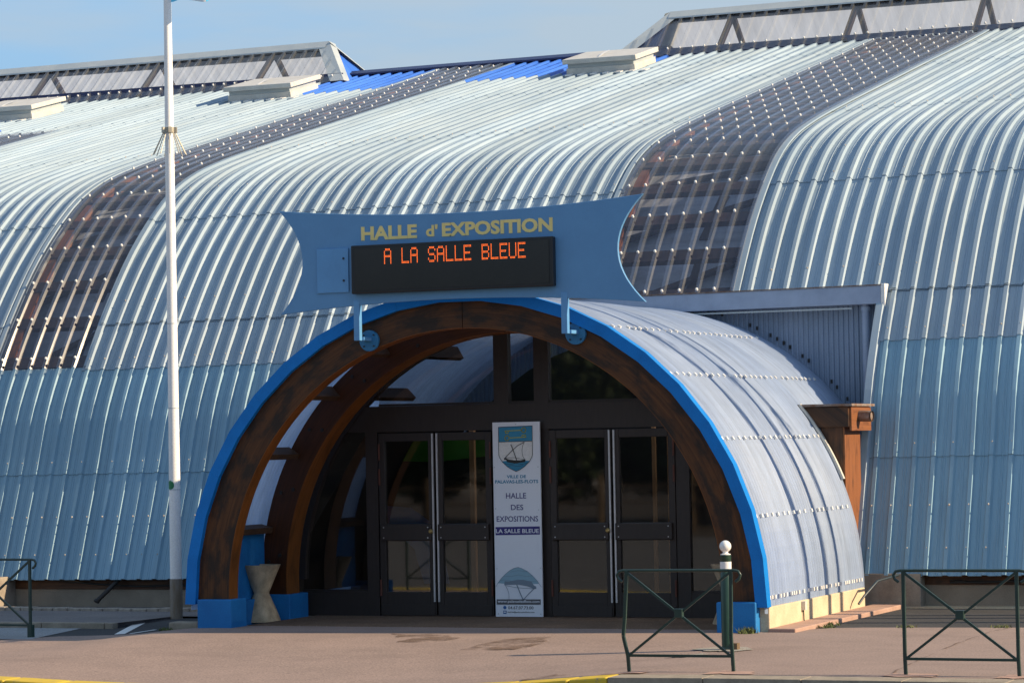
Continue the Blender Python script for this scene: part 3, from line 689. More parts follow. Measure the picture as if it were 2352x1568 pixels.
# roof screws on the ribs (two rows a tier)
m = MB()
rows_s = [s_of_z(.78), TIERS[1] + .10, TIERS[1] - .9 + .1, TIERS[2] + .1, TIERS[2] + 1.25, TIERS[3] + .1, TIERS[3] + .9, TIERS[4] + .08]
for s in rows_s:
    k = math.ceil((-27 - RIB0) / PITCH)
    while RIB0 + k * PITCH < -6.5:
        x = RIB0 + k * PITCH; k += 1
        if RECX[0] < x < RECX[1] and s < S_REC + .1: continue
        if any(a - .05 < x < b + .05 and p - .1 < s < q for a, b, p, q in STR): continue
        if s in (rows_s[4], rows_s[6]) and k % 2: continue
        N = pnorm(s); c = Vector(hp(x, s, .043 + .012)); Nv = Vector((0, *N)); T = Vector((0, N[1], -N[0])); r = .021
        m.add([c - Nv * .014 + Vector((r, 0, 0)), c - Nv * .014 + T * r, c - Nv * .014 - Vector((r, 0, 0)), c - Nv * .014 - T * r, c + Nv * .016], [(0, 1, 4), (1, 2, 4), (2, 3, 4), (3, 0, 4)])
m.build('roof_screws', 'screw', HALL, kind='stuff')
# ridge cap
m = MB()
for x0, x1 in ((-27.9, -19.9),):
    rr = []
    for dy, dz in ((-.42, -.055), (-.42, -.015), (-.05, .10), (.05, .10), (.42, -.02)): rr.append([(x, YR + dy, 10.64 + TILT(x) + dz) for x in np.linspace(x0, x1, 12)])
    m.grid(rr)
m.build('ridge_cap', 'navy', HALL)['label'] = 'dark navy ridge capping'
# eave plate, base wall, stones, wires below the eave
m = MB().ubox(-44, RECX[0], 37.58, 37.70, .20, .42); m.ubox(-10.0, 5, 37.58, 37.70, .30, .46); m.build('eave_plate', 'dark_wood', HALL)
m = MB().box(-44, -18.0, 37.60, 37.9, -.3, .215); m.box(-9.75, 5, 37.60, 37.9, -.3, .30); m.build('base_wall', 'base_wall', HALL)
m = MB(); x = -44.0
while x < -18.1:
    w = random.uniform(.16, .3); m.box(x, x + w - .012, 36.42, 36.62, -.1, -.012 + random.uniform(-.012, .008)); x += w
struct('stone_edging', m, 'stone', bev=.01)
m = MB().box(-9.9, 5, 37.35, 37.6, -.1, .018); m.build('wall_footing', 'plaster', HALL)
for q in ((-10.72, -9.66, 37.36, 37.62, -.1, .46), (-24.55, -24.05, 37.1, 37.6, -.1, .40)): MB().box(*q).build('buttress', 'concrete', HALL, bev=.01)
m = MB()
m.tube([(-9.95, 37.5, .45), (-10.05, 36.6, .40), (-10.15, 36.3, .22), (-10.2, 36.2, .12)], .016, 8); m.build('hose', 'rubber', HALL, smooth=True)
m = MB()
for pts in ([(-23.5, 37.55, .36), (-22.6, 37.55, .28), (-21.9, 37.55, .25), (-20.9, 37.55, .27), (-20, 37.55, .26)], [(-9.3, 37.54, .36), (-8.9, 37.54, .33), (-8.2, 37.54, .37), (-7, 37.54, .36)], [(-9.3, 37.53, .33), (-8.5, 37.53, .35), (-7, 37.53, .33)]):
    m.tube(pts, .012, 6)
m.build('cable', 'cable', HALL, smooth=True)
m = MB().tube([(-22.15, 37.5, .36), (-22.28, 37.3, .16), (-22.36, 37.2, .05)], .035, 10); m.tube([(-22.36, 37.2, .06), (-22.37, 37.18, .03)], .045, 10); m.build('drain_pipe', 'cable', HALL, smooth=True)

# ------------------------------------------------------------------ roof lanterns and hatches (parts of the hall)
def lantern(x0, x1, hipL, hipR):
    """x0..x1 = ridge ends; hip = run of the hipped end outside the ridge end (0 = out of frame)"""
    zt = 11.34 + TILT(-22) * 0; yf, yb = 55.72, 2 * YR - 55.72
    zr = lambda x: 11.34 + .006 * (x + 24); zb = lambda x, y=55.72: 10.325 + TILT(x) + .035
    L = bpy.data.objects.new('roof_lantern', None); COL.objects.link(L); L.parent = HALL; L.matrix_parent_inverse = Matrix.Translation(-Vector(WLOC[HALL.name])); WLOC[L.name] = (0, 0, 0)
    def slope(X, t, side):     # t 0 base .. 1 ridge
        a = Vector((X, yf if side < 0 else yb, zb(X))); b = Vector((X, YR, zr(X))); return a.lerp(b, t)
    fx0, fx1 = x0 - hipL, x1 + hipR
    for side, nm, mt in ((-1, 'glazing', 'lantern'), (1, 'back_glazing', 'backlight')):
        rp = rib_profile(fx0, fx1, True) if side < 0 else [(x, 0) for x in np.linspace(fx0, fx1, 40)]; rows = []; uvs = []
        for t in np.linspace(0, .90 if side < 0 else .97, 8):
            lo, hi = fx0 + hipL * t, fx1 - hipR * t
            nn = Vector((0, side * .75, .66)); row = []; u = []
            for x, h in rp:
                xx = min(max(x, lo), hi); row.append(slope(xx, t, side) + nn * (h if lo < x < hi else 0)); u.append((xx, t))
            rows.append(row); uvs.append(u)
        MB().grid(rows, uvs).build(nm, mt, L)
    for fx, x, s in ((fx0, x0, -1), (fx1, x1, 1)):
        m = MB(); a, b, c = Vector((fx, yf, zb(fx))), Vector((fx, yb, zb(fx))), Vector((x, YR, zr(x)))
        n = 9; rows = []
        for i in range(n * 2 + 1):
            t = i / (2 * n); q = a.lerp(b, t); off = Vector((s * .02, 0, .01)) if i % 2 else Vector((0, 0, 0)); rows.append([q + off, c])
        m.grid(rows, [[(i * .13, 0), (i * .13, 1)] for i in range(2 * n + 1)]); m.build('hip_end', 'blue_steel', L)
        # hip flashing: flat bands along the front and the back hip
        m = MB()
        for w0, dirv in ((a, Vector((-s, 0, 0))), (b, Vector((-s, 0, 0)))):
            nn = Vector((0, -.75 if w0 is a else .75, .66)) * .03
            m.add([w0 + nn + Vector((s * .04, 0, 0)), w0 + dirv * .30 + nn, c + dirv * .26 + nn, c + nn + Vector((s * .04, 0, .03)), ], [(0, 1, 2, 3)])
            m.add([w0 + nn + Vector((s * .04, 0, 0)), c + nn + Vector((s * .04, 0, .03)), c.lerp(w0, .02) + Vector((s * .10, (.16 if w0 is a else -.16), .02)), w0 + Vector((s * .10, (.16 if w0 is a else -.16), .0))], [(0, 1, 2, 3)])
        m.build('hip_flashing', 'galv', L)
    m = MB(); rr = []
    for dy, dz in ((-.215, -.135), (-.20, -.10), (-.02, .05), (.02, .05), (.20, -.10)): rr.append([(x, YR + dy, zr(x) + dz) for x in (x0 - .03, x1 + .03)])
    m.grid(rr); m.build('lantern_cap', 'galv', L)
    m = MB()
    for k in range(int((x1 - x0) / 1.05)):
        xx = x0 + .4 + k * 1.05; m.lathe([(.02, zr(xx) - .085), (.012, zr(xx) - .065)], xx, YR - .115, 6)
    m.build('cap_screws', 'cable', L, kind='stuff')
    # timber inside: ridge beam, A frames, lower plate
    m = MB(); m.ubox(x0 - .05, x1 + .05, YR - .10, YR + .05, zr((x0 + x1) / 2) - .24, zr((x0 + x1) / 2) - .12); m.build('ridge_beam', 'truss', L)
    x = RIB0 - .27 * 80 + .1
    x = (x1 - 1.35) if hipR and x1 < -25 else x0 + 1.35
    dx = -2.95 if x1 < -25 else 2.72
    while x0 < x < x1:
        for s in (-1, 1):
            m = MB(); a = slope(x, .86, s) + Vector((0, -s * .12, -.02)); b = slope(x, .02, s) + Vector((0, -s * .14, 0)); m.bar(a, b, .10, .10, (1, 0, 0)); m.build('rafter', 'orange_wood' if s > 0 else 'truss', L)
        x += dx
    m = MB(); m.box(fx0 + .1, fx1 - .1, yf + .20, yf + .24, zb(-24) - .14, zb(-24) + .20); m.build('upstand', 'navy', L)
    m = MB(); xk = math.ceil((fx0 + .2 - RIB0) / PITCH)
    while RIB0 + xk * PITCH < fx1 - .2:
        c = slope(RIB0 + xk * PITCH, .13, -1) + Vector((0, -.75, .66)) * .043; capshape(m, c, (0, -.75, .66), (0, .66, .75)); xk += 1
    m.build('lantern_screws', 'white_cap', L, kind='stuff')
lantern(-41.0, -28.05, 0.9, .95)
lantern(-19.85, -6.0, .95, .9)
def hatch(xc, w, y0, dep):
    L = bpy.data.objects.new('roof_hatch', None); COL.objects.link(L); L.parent = HALL; L.matrix_parent_inverse = Matrix.Translation(-Vector(WLOC[HALL.name])); WLOC[L.name] = (0, 0, 0)
    sl = math.atan(.238); T = Vector((0, math.cos(sl), math.sin(sl))); N = Vector((0, -math.sin(sl), math.cos(sl))); X = Vector((1, 0, 0))
    o = Vector((xc, *prof(s_of_y(y0)))); o.z += TILT(xc) + .02
    P = lambda x, t, n: o + X * x + T * t + N * n
    def bx(x0, x1, t0, t1, n0, n1): return MB().obox(P((x0 + x1) / 2, (t0 + t1) / 2, (n0 + n1) / 2), (X, T, N), ((x1 - x0) / 2, (t1 - t0) / 2, (n1 - n0) / 2))
    bx(-w / 2, w / 2, 0, dep, -.06, .14).build('curb', 'cream_metal', L, bev=.008)
    bx(-w / 2 + .03, w / 2 - .03, .03, dep - .03, .14, .23).build('frame', 'galv', L)
    bx(-w / 2 - .05, w / 2 + .06, -.06, dep + .06, .23, .33).build('lid', 'cream_metal', L, bev=.012)
    m = MB(); pts = []
    for k in range(9):
        t = k / 8; pts.append(P(-.05 - .02 * t + .02, .05 + t * (dep * .55), .335 + .055 * math.sin(math.pi * min(1, t * 1.05) * .55)))
    rows = [[p - X * .02, p + X * .02] for p in pts]; m.grid(rows); m.grid([[p - X * .02 - N * .012, p + X * .02 - N * .012] for p in pts]); m.build('lid_handle', 'white_cap', L)
    k = math.ceil((xc - w / 2 - .1 - RIB0) / PITCH)
    while RIB0 + k * PITCH < xc + w / 2 + .12:
        x = RIB0 + k * PITCH - xc; MB().obox(P(x + .135, -.10, .02), (X, T, N), (.06, .13, .012)).build('apron_flashing', 'white', L); k += 1
hatch(-34.05, 1.5, 52.95, 1.35); hatch(-27.88, 1.5, 53.28, 1.35); hatch(-20.17, 1.48, 53.4, 1.3)

# ------------------------------------------------------------------ recess above the porch: gutter, wall, downpipe, hopper
m = MB(); m.add([(RECX[0], 39.0, 4.15), (-10.56, 39.0, 4.19), (-10.56, 39.0, 4.45), (RECX[0], 39.0, 4.40), (RECX[0], 39.3, 4.15), (-10.56, 39.3, 4.19), (-10.56, 39.3, 4.45), (RECX[0], 39.3, 4.40)],
      [(0, 1, 2, 3), (1, 5, 6, 2), (0, 4, 5, 1), (3, 2, 6, 7), (0, 3, 7, 4)]); m.build('gutter', 'gutter', HALL, bev=.008)
m = MB(); m.add([(RECX[0], 38.985, 4.40), (-10.55, 38.985, 4.45), (-10.55, 38.985, 4.466), (RECX[0], 38.985, 4.416), (RECX[0], 39.02, 4.416), (-10.55, 39.02, 4.466)], [(0, 1, 2, 3), (3, 2, 5, 4)]); m.build('gutter_rim', 'rust', HALL)
m = MB().box(-10.558, -10.50, 38.99, 39.28, 4.14, 4.475); m.build('gutter_end', 'white', HALL, bev=.005)
m = MB().box(RECX[0], -11.0, 39.03, 39.05, 4.125, 4.148); m.build('gutter_bracket', 'galv', HALL)
m = MB(); xs_ = np.arange(RECX[0] - .1, RECX[1] + .02, .0125); rows = [[(x, 39.27 + (.012 if (i // 3) % 2 else -.008), z) for i, x in enumerate(xs_)] for z in (1.2, 4.3)]; m.grid(rows); m.build('recess_wall', 'wall_sheet', HALL)
m = MB().tube([(-10.83, 39.15, 4.2), (-10.83, 39.15, 2.5)], .055, 14); m.lathe([(.07, 4.10), (.07, 4.16)], -10.83, 39.15, 14); m.build('downpipe', 'gutter', HALL, smooth=True)
# cut edge of the shell: flashing that follows the curve
m = MB(); ss = np.linspace(s_of_z(.5), S_REC, 24)
m.grid([[hp(-10.63, s, -.5), hp(-10.63, s, .055), hp(-10.53, s, .055), hp(-10.50, s, .012)] for s in ss], [[(0, s), (.1, s), (.2, s), (.25, s)] for s in ss]); m.build('edge_flashing', 'steel', HALL)
CX, CZ, RV = -14.27, .30, 3.93
# timber hopper on its post, right of the porch
hop = MB().ubox(-11.15, -10.50, 36.98, 38.05, 2.45, 2.73); hop = hop.build('rain_hopper', 'dark_wood', HALL, bev=.01)
m = MB().ubox(-10.498, -10.47, 37.02, 38.0, 2.40, 2.72); m.build('hopper_sunlit_side', 'orange_wood', hop)  # orange skin paints the sunlit side of the hopper
m = MB().box(-11.2, -10.44, 36.94, 38.1, 2.732, 2.765); m.build('hopper_lid', 'rust', hop)
m = MB().tube([(-10.52, 37.42, 2.60), (-10.28, 37.36, 2.59)], .075, 16, cap=False); m.tube([(-10.29, 37.36, 2.59), (-10.285, 37.36, 2.59)], .055, 12); m.build('outlet_pipe', 'rust', hop, smooth=True)
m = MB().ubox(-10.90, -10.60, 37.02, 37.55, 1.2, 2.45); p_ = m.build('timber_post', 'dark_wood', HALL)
m = MB().ubox(-10.598, -10.575, 37.03, 37.80, .9, 2.45); m.build('post_sunlit_side', 'orange_wood', p_)  # brighter timber colour puts sunlight on this face of the post

# ------------------------------------------------------------------ porch: vault, trim, arches, plinths
def corr(y): return .0125 * math.sin(2 * math.pi * y / .098) * (1 + .35 * math.sin(y * 3.3)) + (.004 if (y % .88) < .05 else 0)
m = MB(); ys = np.arange(32.62, 39.28, .098 / 6); NA = 52
def vault_rows(a0, a1, y0, y1, n):
    yy = [y for y in ys if y0 <= y <= y1]; rows, uv = [], []
    for i in range(n + 1):
        a = a0 + (a1 - a0) * i / n
        rows.append([(CX + (RV + corr(y) + .006 * math.sin(3 * y + 4 * a)) * math.cos(a), y, CZ + (RV + corr(y) + .006 * math.sin(3 * y + 4 * a)) * math.sin(a)) for y in yy]); uv.append([(y, a * RV) for y in yy])
    m.grid(rows, uv)
AH = math.asin((2.74 - CZ) / RV)
vault_rows(-.02, AH, 32.6, 36.98, 14); vault_rows(AH, math.pi - AH, 32.6, 39.27, 30); vault_rows(math.pi - AH, math.pi + .02, 32.6, 37.4, 14)
m.build('vault_sheet', 'vault', HALL, smooth=False)
m = MB()
for a in [R(x) for x in (1.6, 16, 31, 46, 61)]:
    y = 32.72; k = 0
    while y < (36.9 if a < AH else 38.9):
        st = .234 if a > .1 else .13
        r = RV + .012; c = Vector((CX + r * math.cos(a), y, CZ + r * math.sin(a))); N = Vector((math.cos(a), 0, math.sin(a))); T = Vector((-math.sin(a), 0, math.cos(a)))
        m.obox(c + N * .008, (N, T, (0, 1, 0)), (.012, .022, .020)); y += st + random.choice((0, 0, .078, -.04)); k += 1
m.build('sheet_screws', 'white_cap', HALL, kind='stuff')
m = MB(); m.arc(CX, CZ, RV + .012, RV + .045, 36.93, 37.0, R(21.5), R(38.5), 8); m.build('vault_flashing', 'cream_metal', HALL)
# black boxes painting the shaded openings between the vault and the recess wall
m = MB()
for i in range(34):
    a = R(88 - i * 1.62); 
    if random.random() < .25: continue
    r = RV + .10; m.box(CX + r * math.cos(a) - .014, CX + r * math.cos(a) + .014, 39.245, 39.275, CZ + r * math.sin(a) - .03, CZ + r * math.sin(a) + .025)
m.build('closure_gaps', 'black', HALL, kind='stuff')
# blue fascia: straight boards round the front
fas = MB(); NB = 21; r1, r2 = 3.835, 3.985
for i in range(NB):
    a, b = math.pi * i / NB - .0, math.pi * (i + 1) / NB
    k = 1 / math.cos(math.pi / NB / 2) * .994
    P = lambda r, t, y: (CX + r * math.cos(t) * k, y, CZ + r * math.sin(t) * k)
    y0, y1 = 32.545 + .002 * (i % 2), 32.70
    fas.add([P(r1, a, y0), P(r1, b, y0), P(r2, b, y0), P(r2, a, y0), P(r1, a, y1), P(r1, b, y1), P(r2, b, y1), P(r2, a, y1)], [(0, 1, 2, 3), (3, 2, 6, 7), (0, 4, 5, 1), (7, 6, 5, 4)])
fas.build('fascia', 'blue', HALL)
# front glulam arch: two halves meeting at the crown
for a0, a1 in ((-.014, math.pi / 2 - .0012), (math.pi / 2 + .0012, math.pi + .014)):
    m = MB(); m.arc(-14.25, .40, 3.385, 3.84, 32.62, 32.86, a0, a1, 36, 'fbo'); w = m.build('arch_beam', 'arch', HALL)
    m = MB(); m.arc(-14.25, .40, 3.380, 3.3855, 32.621, 32.86, a0, a1, 36, 'fi'); m.build('arch_underside', 'soffit', w)
for a0, a1 in ((-.055, math.pi / 2 - .001), (math.pi / 2 + .001, math.pi + .055)):
    m = MB(); m.arc(-14.36, .50, 3.275, 3.64, 34.25, 34.62, a0, a1, 36, 'fbo'); w = m.build('arch_beam', 'arch_in', HALL)
    m = MB(); m.arc(-14.36, .50, 3.268, 3.2755, 34.252, 34.62, a0, a1, 36, 'fi'); m.build('arch_underside', 'soffit', w)
    m = MB()
    for q in range(6):
        a = a0 + (a1 - a0) * (q + .4) / 6
        for r in (3.38, 3.54):
            c = (-14.36 + r * math.cos(a + .03 * (r > 3.5)), .5 + r * math.sin(a + .03 * (r > 3.5))); m.tube([(c[0], 34.25, c[1]), (c[0], 34.235, c[1])], .026, 8)
    m.build('bolt_heads', 'cable', w, kind='stuff')
for a in (14.2, 31, 46.5, 61, 76, 104, 119, 133.5, 149, 165.8):
    a = R(a); c = Vector((CX + 3.765 * math.cos(a), 33.56, CZ + 3.765 * math.sin(a))); T = Vector((-math.sin(a), 0, math.cos(a)))
    MB().obox(c, ((math.cos(a), 0, math.sin(a)), (0, 1, 0), T), (.095, .695, .04)).build('purlin', 'purlin', HALL)
# blue blocks and low walls
for sgn, xb in ((1, -18.04), (-1, -10.43)):
    MB().box(min(xb, xb + sgn * .5), max(xb, xb + sgn * .5), 32.50, 32.93, -.05, .365).build('foundation_block', 'blue_wall', HALL, bev=.015)
MB().box(-17.98, -17.55, 34.18, 34.74, -.05, .335).build('foundation_block', 'blue_wall', HALL, bev=.012)
MB().box(-11.0, -10.5, 34.18, 34.74, -.05, .335).build('foundation_block', 'blue_wall', HALL, bev=.012)
MB().box(-18.04, -17.95, 32.94, 34.24, -.05, 1.25).build('side_panel', 'blue_wall', HALL, bev=.01)
MB().box(-18.15, -17.86, 32.96, 34.17, -.05, .30).build('plinth', 'blue_wall', HALL, bev=.012)
MB().box(-10.78, -10.64, 32.94, 34.24, -.05, 1.25).build('side_panel', 'blue_wall', HALL, bev=.01)
pl = MB().box(-10.58, -10.31, 32.66, 36.92, -.08, .30); pl = pl.build('plinth', 'plaster', HALL, bev=.012); pl['label'] = 'cream plastered plinth below the porch vault'
MB().box(-10.36, -10.26, 33.98, 34.06, .18, .29).build('junction_box', 'cream_metal', pl)
MB().tube([(-10.295, 34.02, .18), (-10.295, 34.03, .06), (-10.29, 34.08, 0)], .008, 6).build('conduit', 'cable', pl)
struct('plinth_kerb', MB().add([(-10.32, 32.62, -.05), (-9.98, 32.62, -.05), (-9.90, 37.35, -.05), (-10.32, 37.35, -.05), (-10.32, 32.62, .045), (-9.98, 32.62, .045), (-9.90, 37.35, .05), (-10.32, 37.35, .05)],
      [(4, 5, 6, 7), (0, 1, 5, 4), (1, 2, 6, 5), (2, 3, 7, 6), (3, 0, 4, 7)]), 'pink', bev=.012)
struct('kerb_end', MB().box(-18.5, -18.06, 32.55, 32.8, -.2, .065), 'kerb', bev=.02)

# ------------------------------------------------------------------ door wall
YD = 35.0; FW = .09
def arcpts(x0, x1, r=3.42, cx=-14.36, cz=.50, n=14):
    return [(x, cz + math.sqrt(max(0, r * r - (x - cx) ** 2))) for x in np.linspace(x0, x1, n)]
fr = MB()
fr.box(-17.2, -11.4, YD - .05, YD + .08, 2.50, 2.85)          # lintel
fr.box(-16.75, -16.57, YD - .045, YD + .07, 0, 2.5); fr.box(-12.27, -12.09, YD - .045, YD + .07, 0, 2.5)
fr.box(-14.87, -14.05, YD - .03, YD + .07, 0, 2.5)
fr.box(-14.83, -14.62, YD - .045, YD + .07, 2.85, 3.95); fr.box(-14.25, -14.04, YD - .045, YD + .07, 2.85, 3.95)
fr.box(-17.85, -16.75, YD - .04, YD + .07, 0, .33); fr.box(-12.09, -10.85, YD - .04, YD + .07, 0, .33)
fr.box(-12.75, -12.70, YD - .03, YD + .05, 2.85, 3.5); fr.box(-11.85, -11.81, YD - .03, YD + .05, 2.85, 3.0)
# rim that follows the arch
for a in range(36):
    t0, t1 = math.pi * a / 36, math.pi * (a + 1) / 36
    P = lambda r, t, y: (-14.36 + r * math.cos(t), y, .5 + r * math.sin(t))
    fr.add([P(3.34, t0, YD - .06), P(3.34, t1, YD - .06), P(3.62, t1, YD - .06), P(3.62, t0, YD - .06), P(3.34, t0, YD + .06), P(3.34, t1, YD + .06), P(3.62, t1, YD + .06), P(3.62, t0, YD + .06)], [(0, 1, 2, 3), (4, 7, 6, 5), (0, 4, 5, 1)])
dw = fr.build('door_surround', 'frame', HALL)
def pane(poly, parent, y=YD): return MB().prism(poly, y, y + .008).build('pane', 'glass', parent)
def rect(x0, x1, z0, z1): return [(x0, z0), (x1, z0), (x1, z1), (x0, z1)]
def transom(x0, x1):
    w = MB(); 
    w.box(x0, x1, YD - .02, YD + .03, 2.852, 2.88); wo_ = w.build('transom_window', 'frame', HALL)
    pane([(x0, 2.87), (x1, 2.87)] + arcpts(x0, x1)[::-1], wo_)
for x0, x1 in ((-16.55, -14.83), (-14.62, -14.25), (-14.04, -12.15)): transom(x0, x1)
for x0, x1 in ((-17.75, -16.75), (-12.09, -10.95)):
    w = MB().box(x0, x1, YD - .02, YD + .03, .332, .36); wo_ = w.build('side_window', 'frame', HALL)
    pane([(x0, .36), (x1, .36)] + [(x1, min(2.5, arcpts(x1, x1)[0][1])), (x0, min(2.5, arcpts(x0, x0)[0][1]))], wo_)
def leaf(x0, x1, knob, strip, hinge_x):
    d = MB(); y0, y1 = YD - .055, YD + .02
    d.box(x0, x0 + FW, y0, y1, .02, 2.48); d.box(x1 - FW, x1, y0, y1, .02, 2.48)
    d.box(x0 + FW, x1 - FW, y0 + .001, y1, 2.37, 2.48); d.box(x0 + FW, x1 - FW, y0 + .001, y1, .02, .33); d.box(x0 + FW, x1 - FW, y0 + .001, y1, 1.02, 1.25)
    D = d.build('door', 'frame', HALL, bev=.006)
    pane(rect(x0 + FW, x1 - FW, 1.25, 2.37), D, YD - .02); pane(rect(x0 + FW, x1 - FW, .33, 1.02), D, YD - .02)
    MB().box(x0 + .03, x1 - .04, y0 - .045, y0 - .002, 1.025, 1.245).build('push_board', 'frame', D, bev=.01)
    m = MB()
    for bx_ in (x0 + .08, x1 - .09):
        for bz in (1.065, 1.205): m.tube([(bx_, y0 - .046, bz), (bx_, y0 - .052, bz)], .008, 8)
    m.build('bolt_heads', 'alu', D)
    MB().box(strip - .011, strip + .011, y0 - .02, y0, .20, 2.47).build('edge_strip', 'alu', D)
    MB().box(x0 + .02, x1 - .02, y0 - .012, y0 - .001, .02, .16).build('kick_plate', 'frame', D)
    for hz in (.28, 1.78, 2.12): MB().tube([(hinge_x, y0 - .012, hz), (hinge_x, y0 - .012, hz + .22)], .014, 8).build('hinge', 'hinge', D)
    if knob: 
        MB().tube([(knob, y0, 1.15), (knob, y0 - .04, 1.15)], .014, 10).tube([(knob, y0 - .035, 1.15), (knob, y0 - .05, 1.15), (knob, y0 - .07, 1.15)], [.024, .032, .018], 12).build('handle', 'brass', D, smooth=True)
for a, b in ((-16.55, -14.88), (-14.04, -12.28)):
    mid = (a + b) / 2 + .005
    leaf(a, mid - .012, mid - .06, mid - .03, a + .012); leaf(mid + .012, b, None, mid + .035, b - .012)
# lobby behind the glass
for a in (31, 46.5, 61, 76, 104, 119, 133.5, 149):
    a = R(a); c = Vector((CX + 3.765 * math.cos(a), 35.9, CZ + 3.765 * math.sin(a))); T = Vector((-math.sin(a), 0, math.cos(a)))
    MB().obox(c, ((math.cos(a), 0, math.sin(a)), (0, 1, 0), T), (.095, .80, .035)).build('purlin', 'purlin', HALL)
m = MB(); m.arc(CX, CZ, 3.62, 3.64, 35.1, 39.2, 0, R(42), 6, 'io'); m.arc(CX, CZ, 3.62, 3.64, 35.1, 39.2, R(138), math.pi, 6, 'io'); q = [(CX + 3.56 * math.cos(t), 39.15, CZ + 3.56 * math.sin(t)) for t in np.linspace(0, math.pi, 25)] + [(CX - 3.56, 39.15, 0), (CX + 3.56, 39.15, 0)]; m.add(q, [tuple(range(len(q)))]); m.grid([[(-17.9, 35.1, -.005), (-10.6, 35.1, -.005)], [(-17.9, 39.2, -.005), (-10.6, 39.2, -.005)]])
m.build('darkening_lining', 'lobby', HALL)  # dark side arcs are added to keep the lobby dim
for x, y, w in ((-15.92, 36.6, .07), (-15.72, 37.4, .11), (-15.32, 36.2, .16), (-13.55, 37.6, .05), (-13.18, 37.2, .09)):
    MB().box(x, x + w, y, y + w, 0, 2.75).build('lobby_post', 'tan', HALL)
bd = thing('reflection_board', 'green and blue board standing in for a banner reflection in the left glass doors', 'board', (-17.1, 37.6, 0))  # board added in place of a banner mirrored in the glass
MB().box(-17.9, -16.0, 37.6, 37.63, .1, 2.4).build('backing', 'lobby', bd)
MB().prism([(-17.9, 2.1), (-16.9, 2.06), (-16.0, 2.14), (-16.0, 2.4), (-17.9, 2.4)], 37.585, 37.598).build('green_band', 'leaf_green', bd)
MB().prism([(-17.9, 1.45), (-17.3, 1.40), (-17.0, 1.2), (-16.8, .8), (-16.7, .3), (-17.1, .3), (-17.25, .8), (-17.6, 1.1), (-17.9, 1.2)], 37.585, 37.598).build('blue_swoosh', 'board_blue', bd)

# ------------------------------------------------------------------ the blue display sign over the porch
YS = 32.28
SG = thing('display_sign', 'blue butterfly shaped sign board with gold letters and orange dot display', 'sign', (-14.16, YS, 4.02))
def curve_pts(a, b, bulge, n, vert):
    out = []
    for i in range(n):
        t = -1 + 2 * i / n; x = a[0] + (b[0] - a[0]) * i / n; z = a[1] + (b[1] - a[1]) * i / n; k = bulge * (1 - t * t)
        out.append((x + k, z) if vert else (x, z + k))
    return out
poly = curve_pts((-16.64, 4.015), (-11.67, 4.005), .125, 22, False) + curve_pts((-11.67, 4.005), (-11.68, 5.32), -.345, 18, True) + curve_pts((-11.68, 5.32), (-16.64, 5.345), -.125, 22, False) + curve_pts((-16.64, 5.345), (-16.64, 4.015), .325, 18, True)
MB().prism(poly, YS, YS + .05).build('panel', 'sign_blue', SG, bev=.006)
text('lettering', 'HALLE', -15.475, -14.70, 4.915, 5.09, YS - .006, 'gold', SG, .038, .006)
text('lettering', "d'", -14.575, -14.415, 4.925, 5.075, YS - .006, 'gold', SG, .03, .006)
text('lettering', 'EXPOSITION', -14.355, -12.865, 4.915, 5.09, YS - .006, 'gold', SG, .038, .006)
ha = MB().box(-16.10, -15.655, YS - .022, YS - .001, 4.27, 4.83).build('hatch', 'sign_edge', SG, bev=.004)
for z in (4.42, 4.70): MB().tube([(-15.72, YS - .022, z), (-15.72, YS - .032, z)], .014, 10).build('latch', 'black', ha)
dis = MB().box(-15.58, -12.83, YS - .10, YS - .001, 4.24, 4.85).build('display_case', 'black', SG, bev=.012)
MB().box(-15.53, -12.88, YS - .106, YS - .101, 4.275, 4.81).build('screen', 'screen', dis)
FONT = {'A': ['.####.', '#....#', '#....#', '######', '#....#', '#....#', '#....#'], 'L': ['#.....'] * 6 + ['######'],
        'S': ['.####.', '#....#', '#.....', '.####.', '.....#', '#....#', '.####.'], 'E': ['######', '#.....', '#.....', '####..'.replace('####..', '#####.'), '#.....', '#.....', '######'],
        'B': ['#####.', '#....#', '#....#', '#####.', '#....#', '#....#', '#####.'], 'U': ['#....#'] * 6 + ['.####.']}
lm = MB(); px, pz = .01735, .0140; x0 = -15.105; zt = 4.787
for ci, ch in enumerate('A LA SALLE BLEUE'):
    if ch == ' ': continue
    for rr_, row in enumerate(FONT[ch]):
        for cc, v in enumerate(row):
            if v == '#':
                for h in (0, 1):
                    xx, zz = x0 + (ci * 7 + cc) * px, zt - (rr_ * 2 + h) * pz
                    lm.add([(xx + .0055 * math.cos(q) * 1.25, YS - .109, zz + .0052 * math.sin(q)) for q in [k * math.pi / 3 for k in range(6)]], [(0, 1, 2, 3, 4, 5)])
lm.build('dot_text', 'led', dis)
for xb in (-15.545, -12.72):
    b = MB().box(xb - .055, xb + .025, YS - .005, YS + .07, 3.655, 4.16)
    b.box(xb - .055, xb + .05, YS + .07, 32.615, 3.655, 3.70)
    B = b.build('bracket', 'sign_edge', SG, bev=.004)
    MB().tube([(xb + .01, 32.575, 3.66), (xb + .01, 32.618, 3.66)], .135, 28).build('disc_plate', 'disc_blue', B, bev=.004)
    m = MB()
    for q in range(4): m.tube([(xb + .01 + .1 * math.cos(q * 1.57 + .8), 32.56, 3.66 + .1 * math.sin(q * 1.57 + .8)), (xb + .01 + .1 * math.cos(q * 1.57 + .8), 32.576, 3.66 + .1 * math.sin(q * 1.57 + .8))], .012, 6)
    m.build('bolt_heads', 'rubber', B)

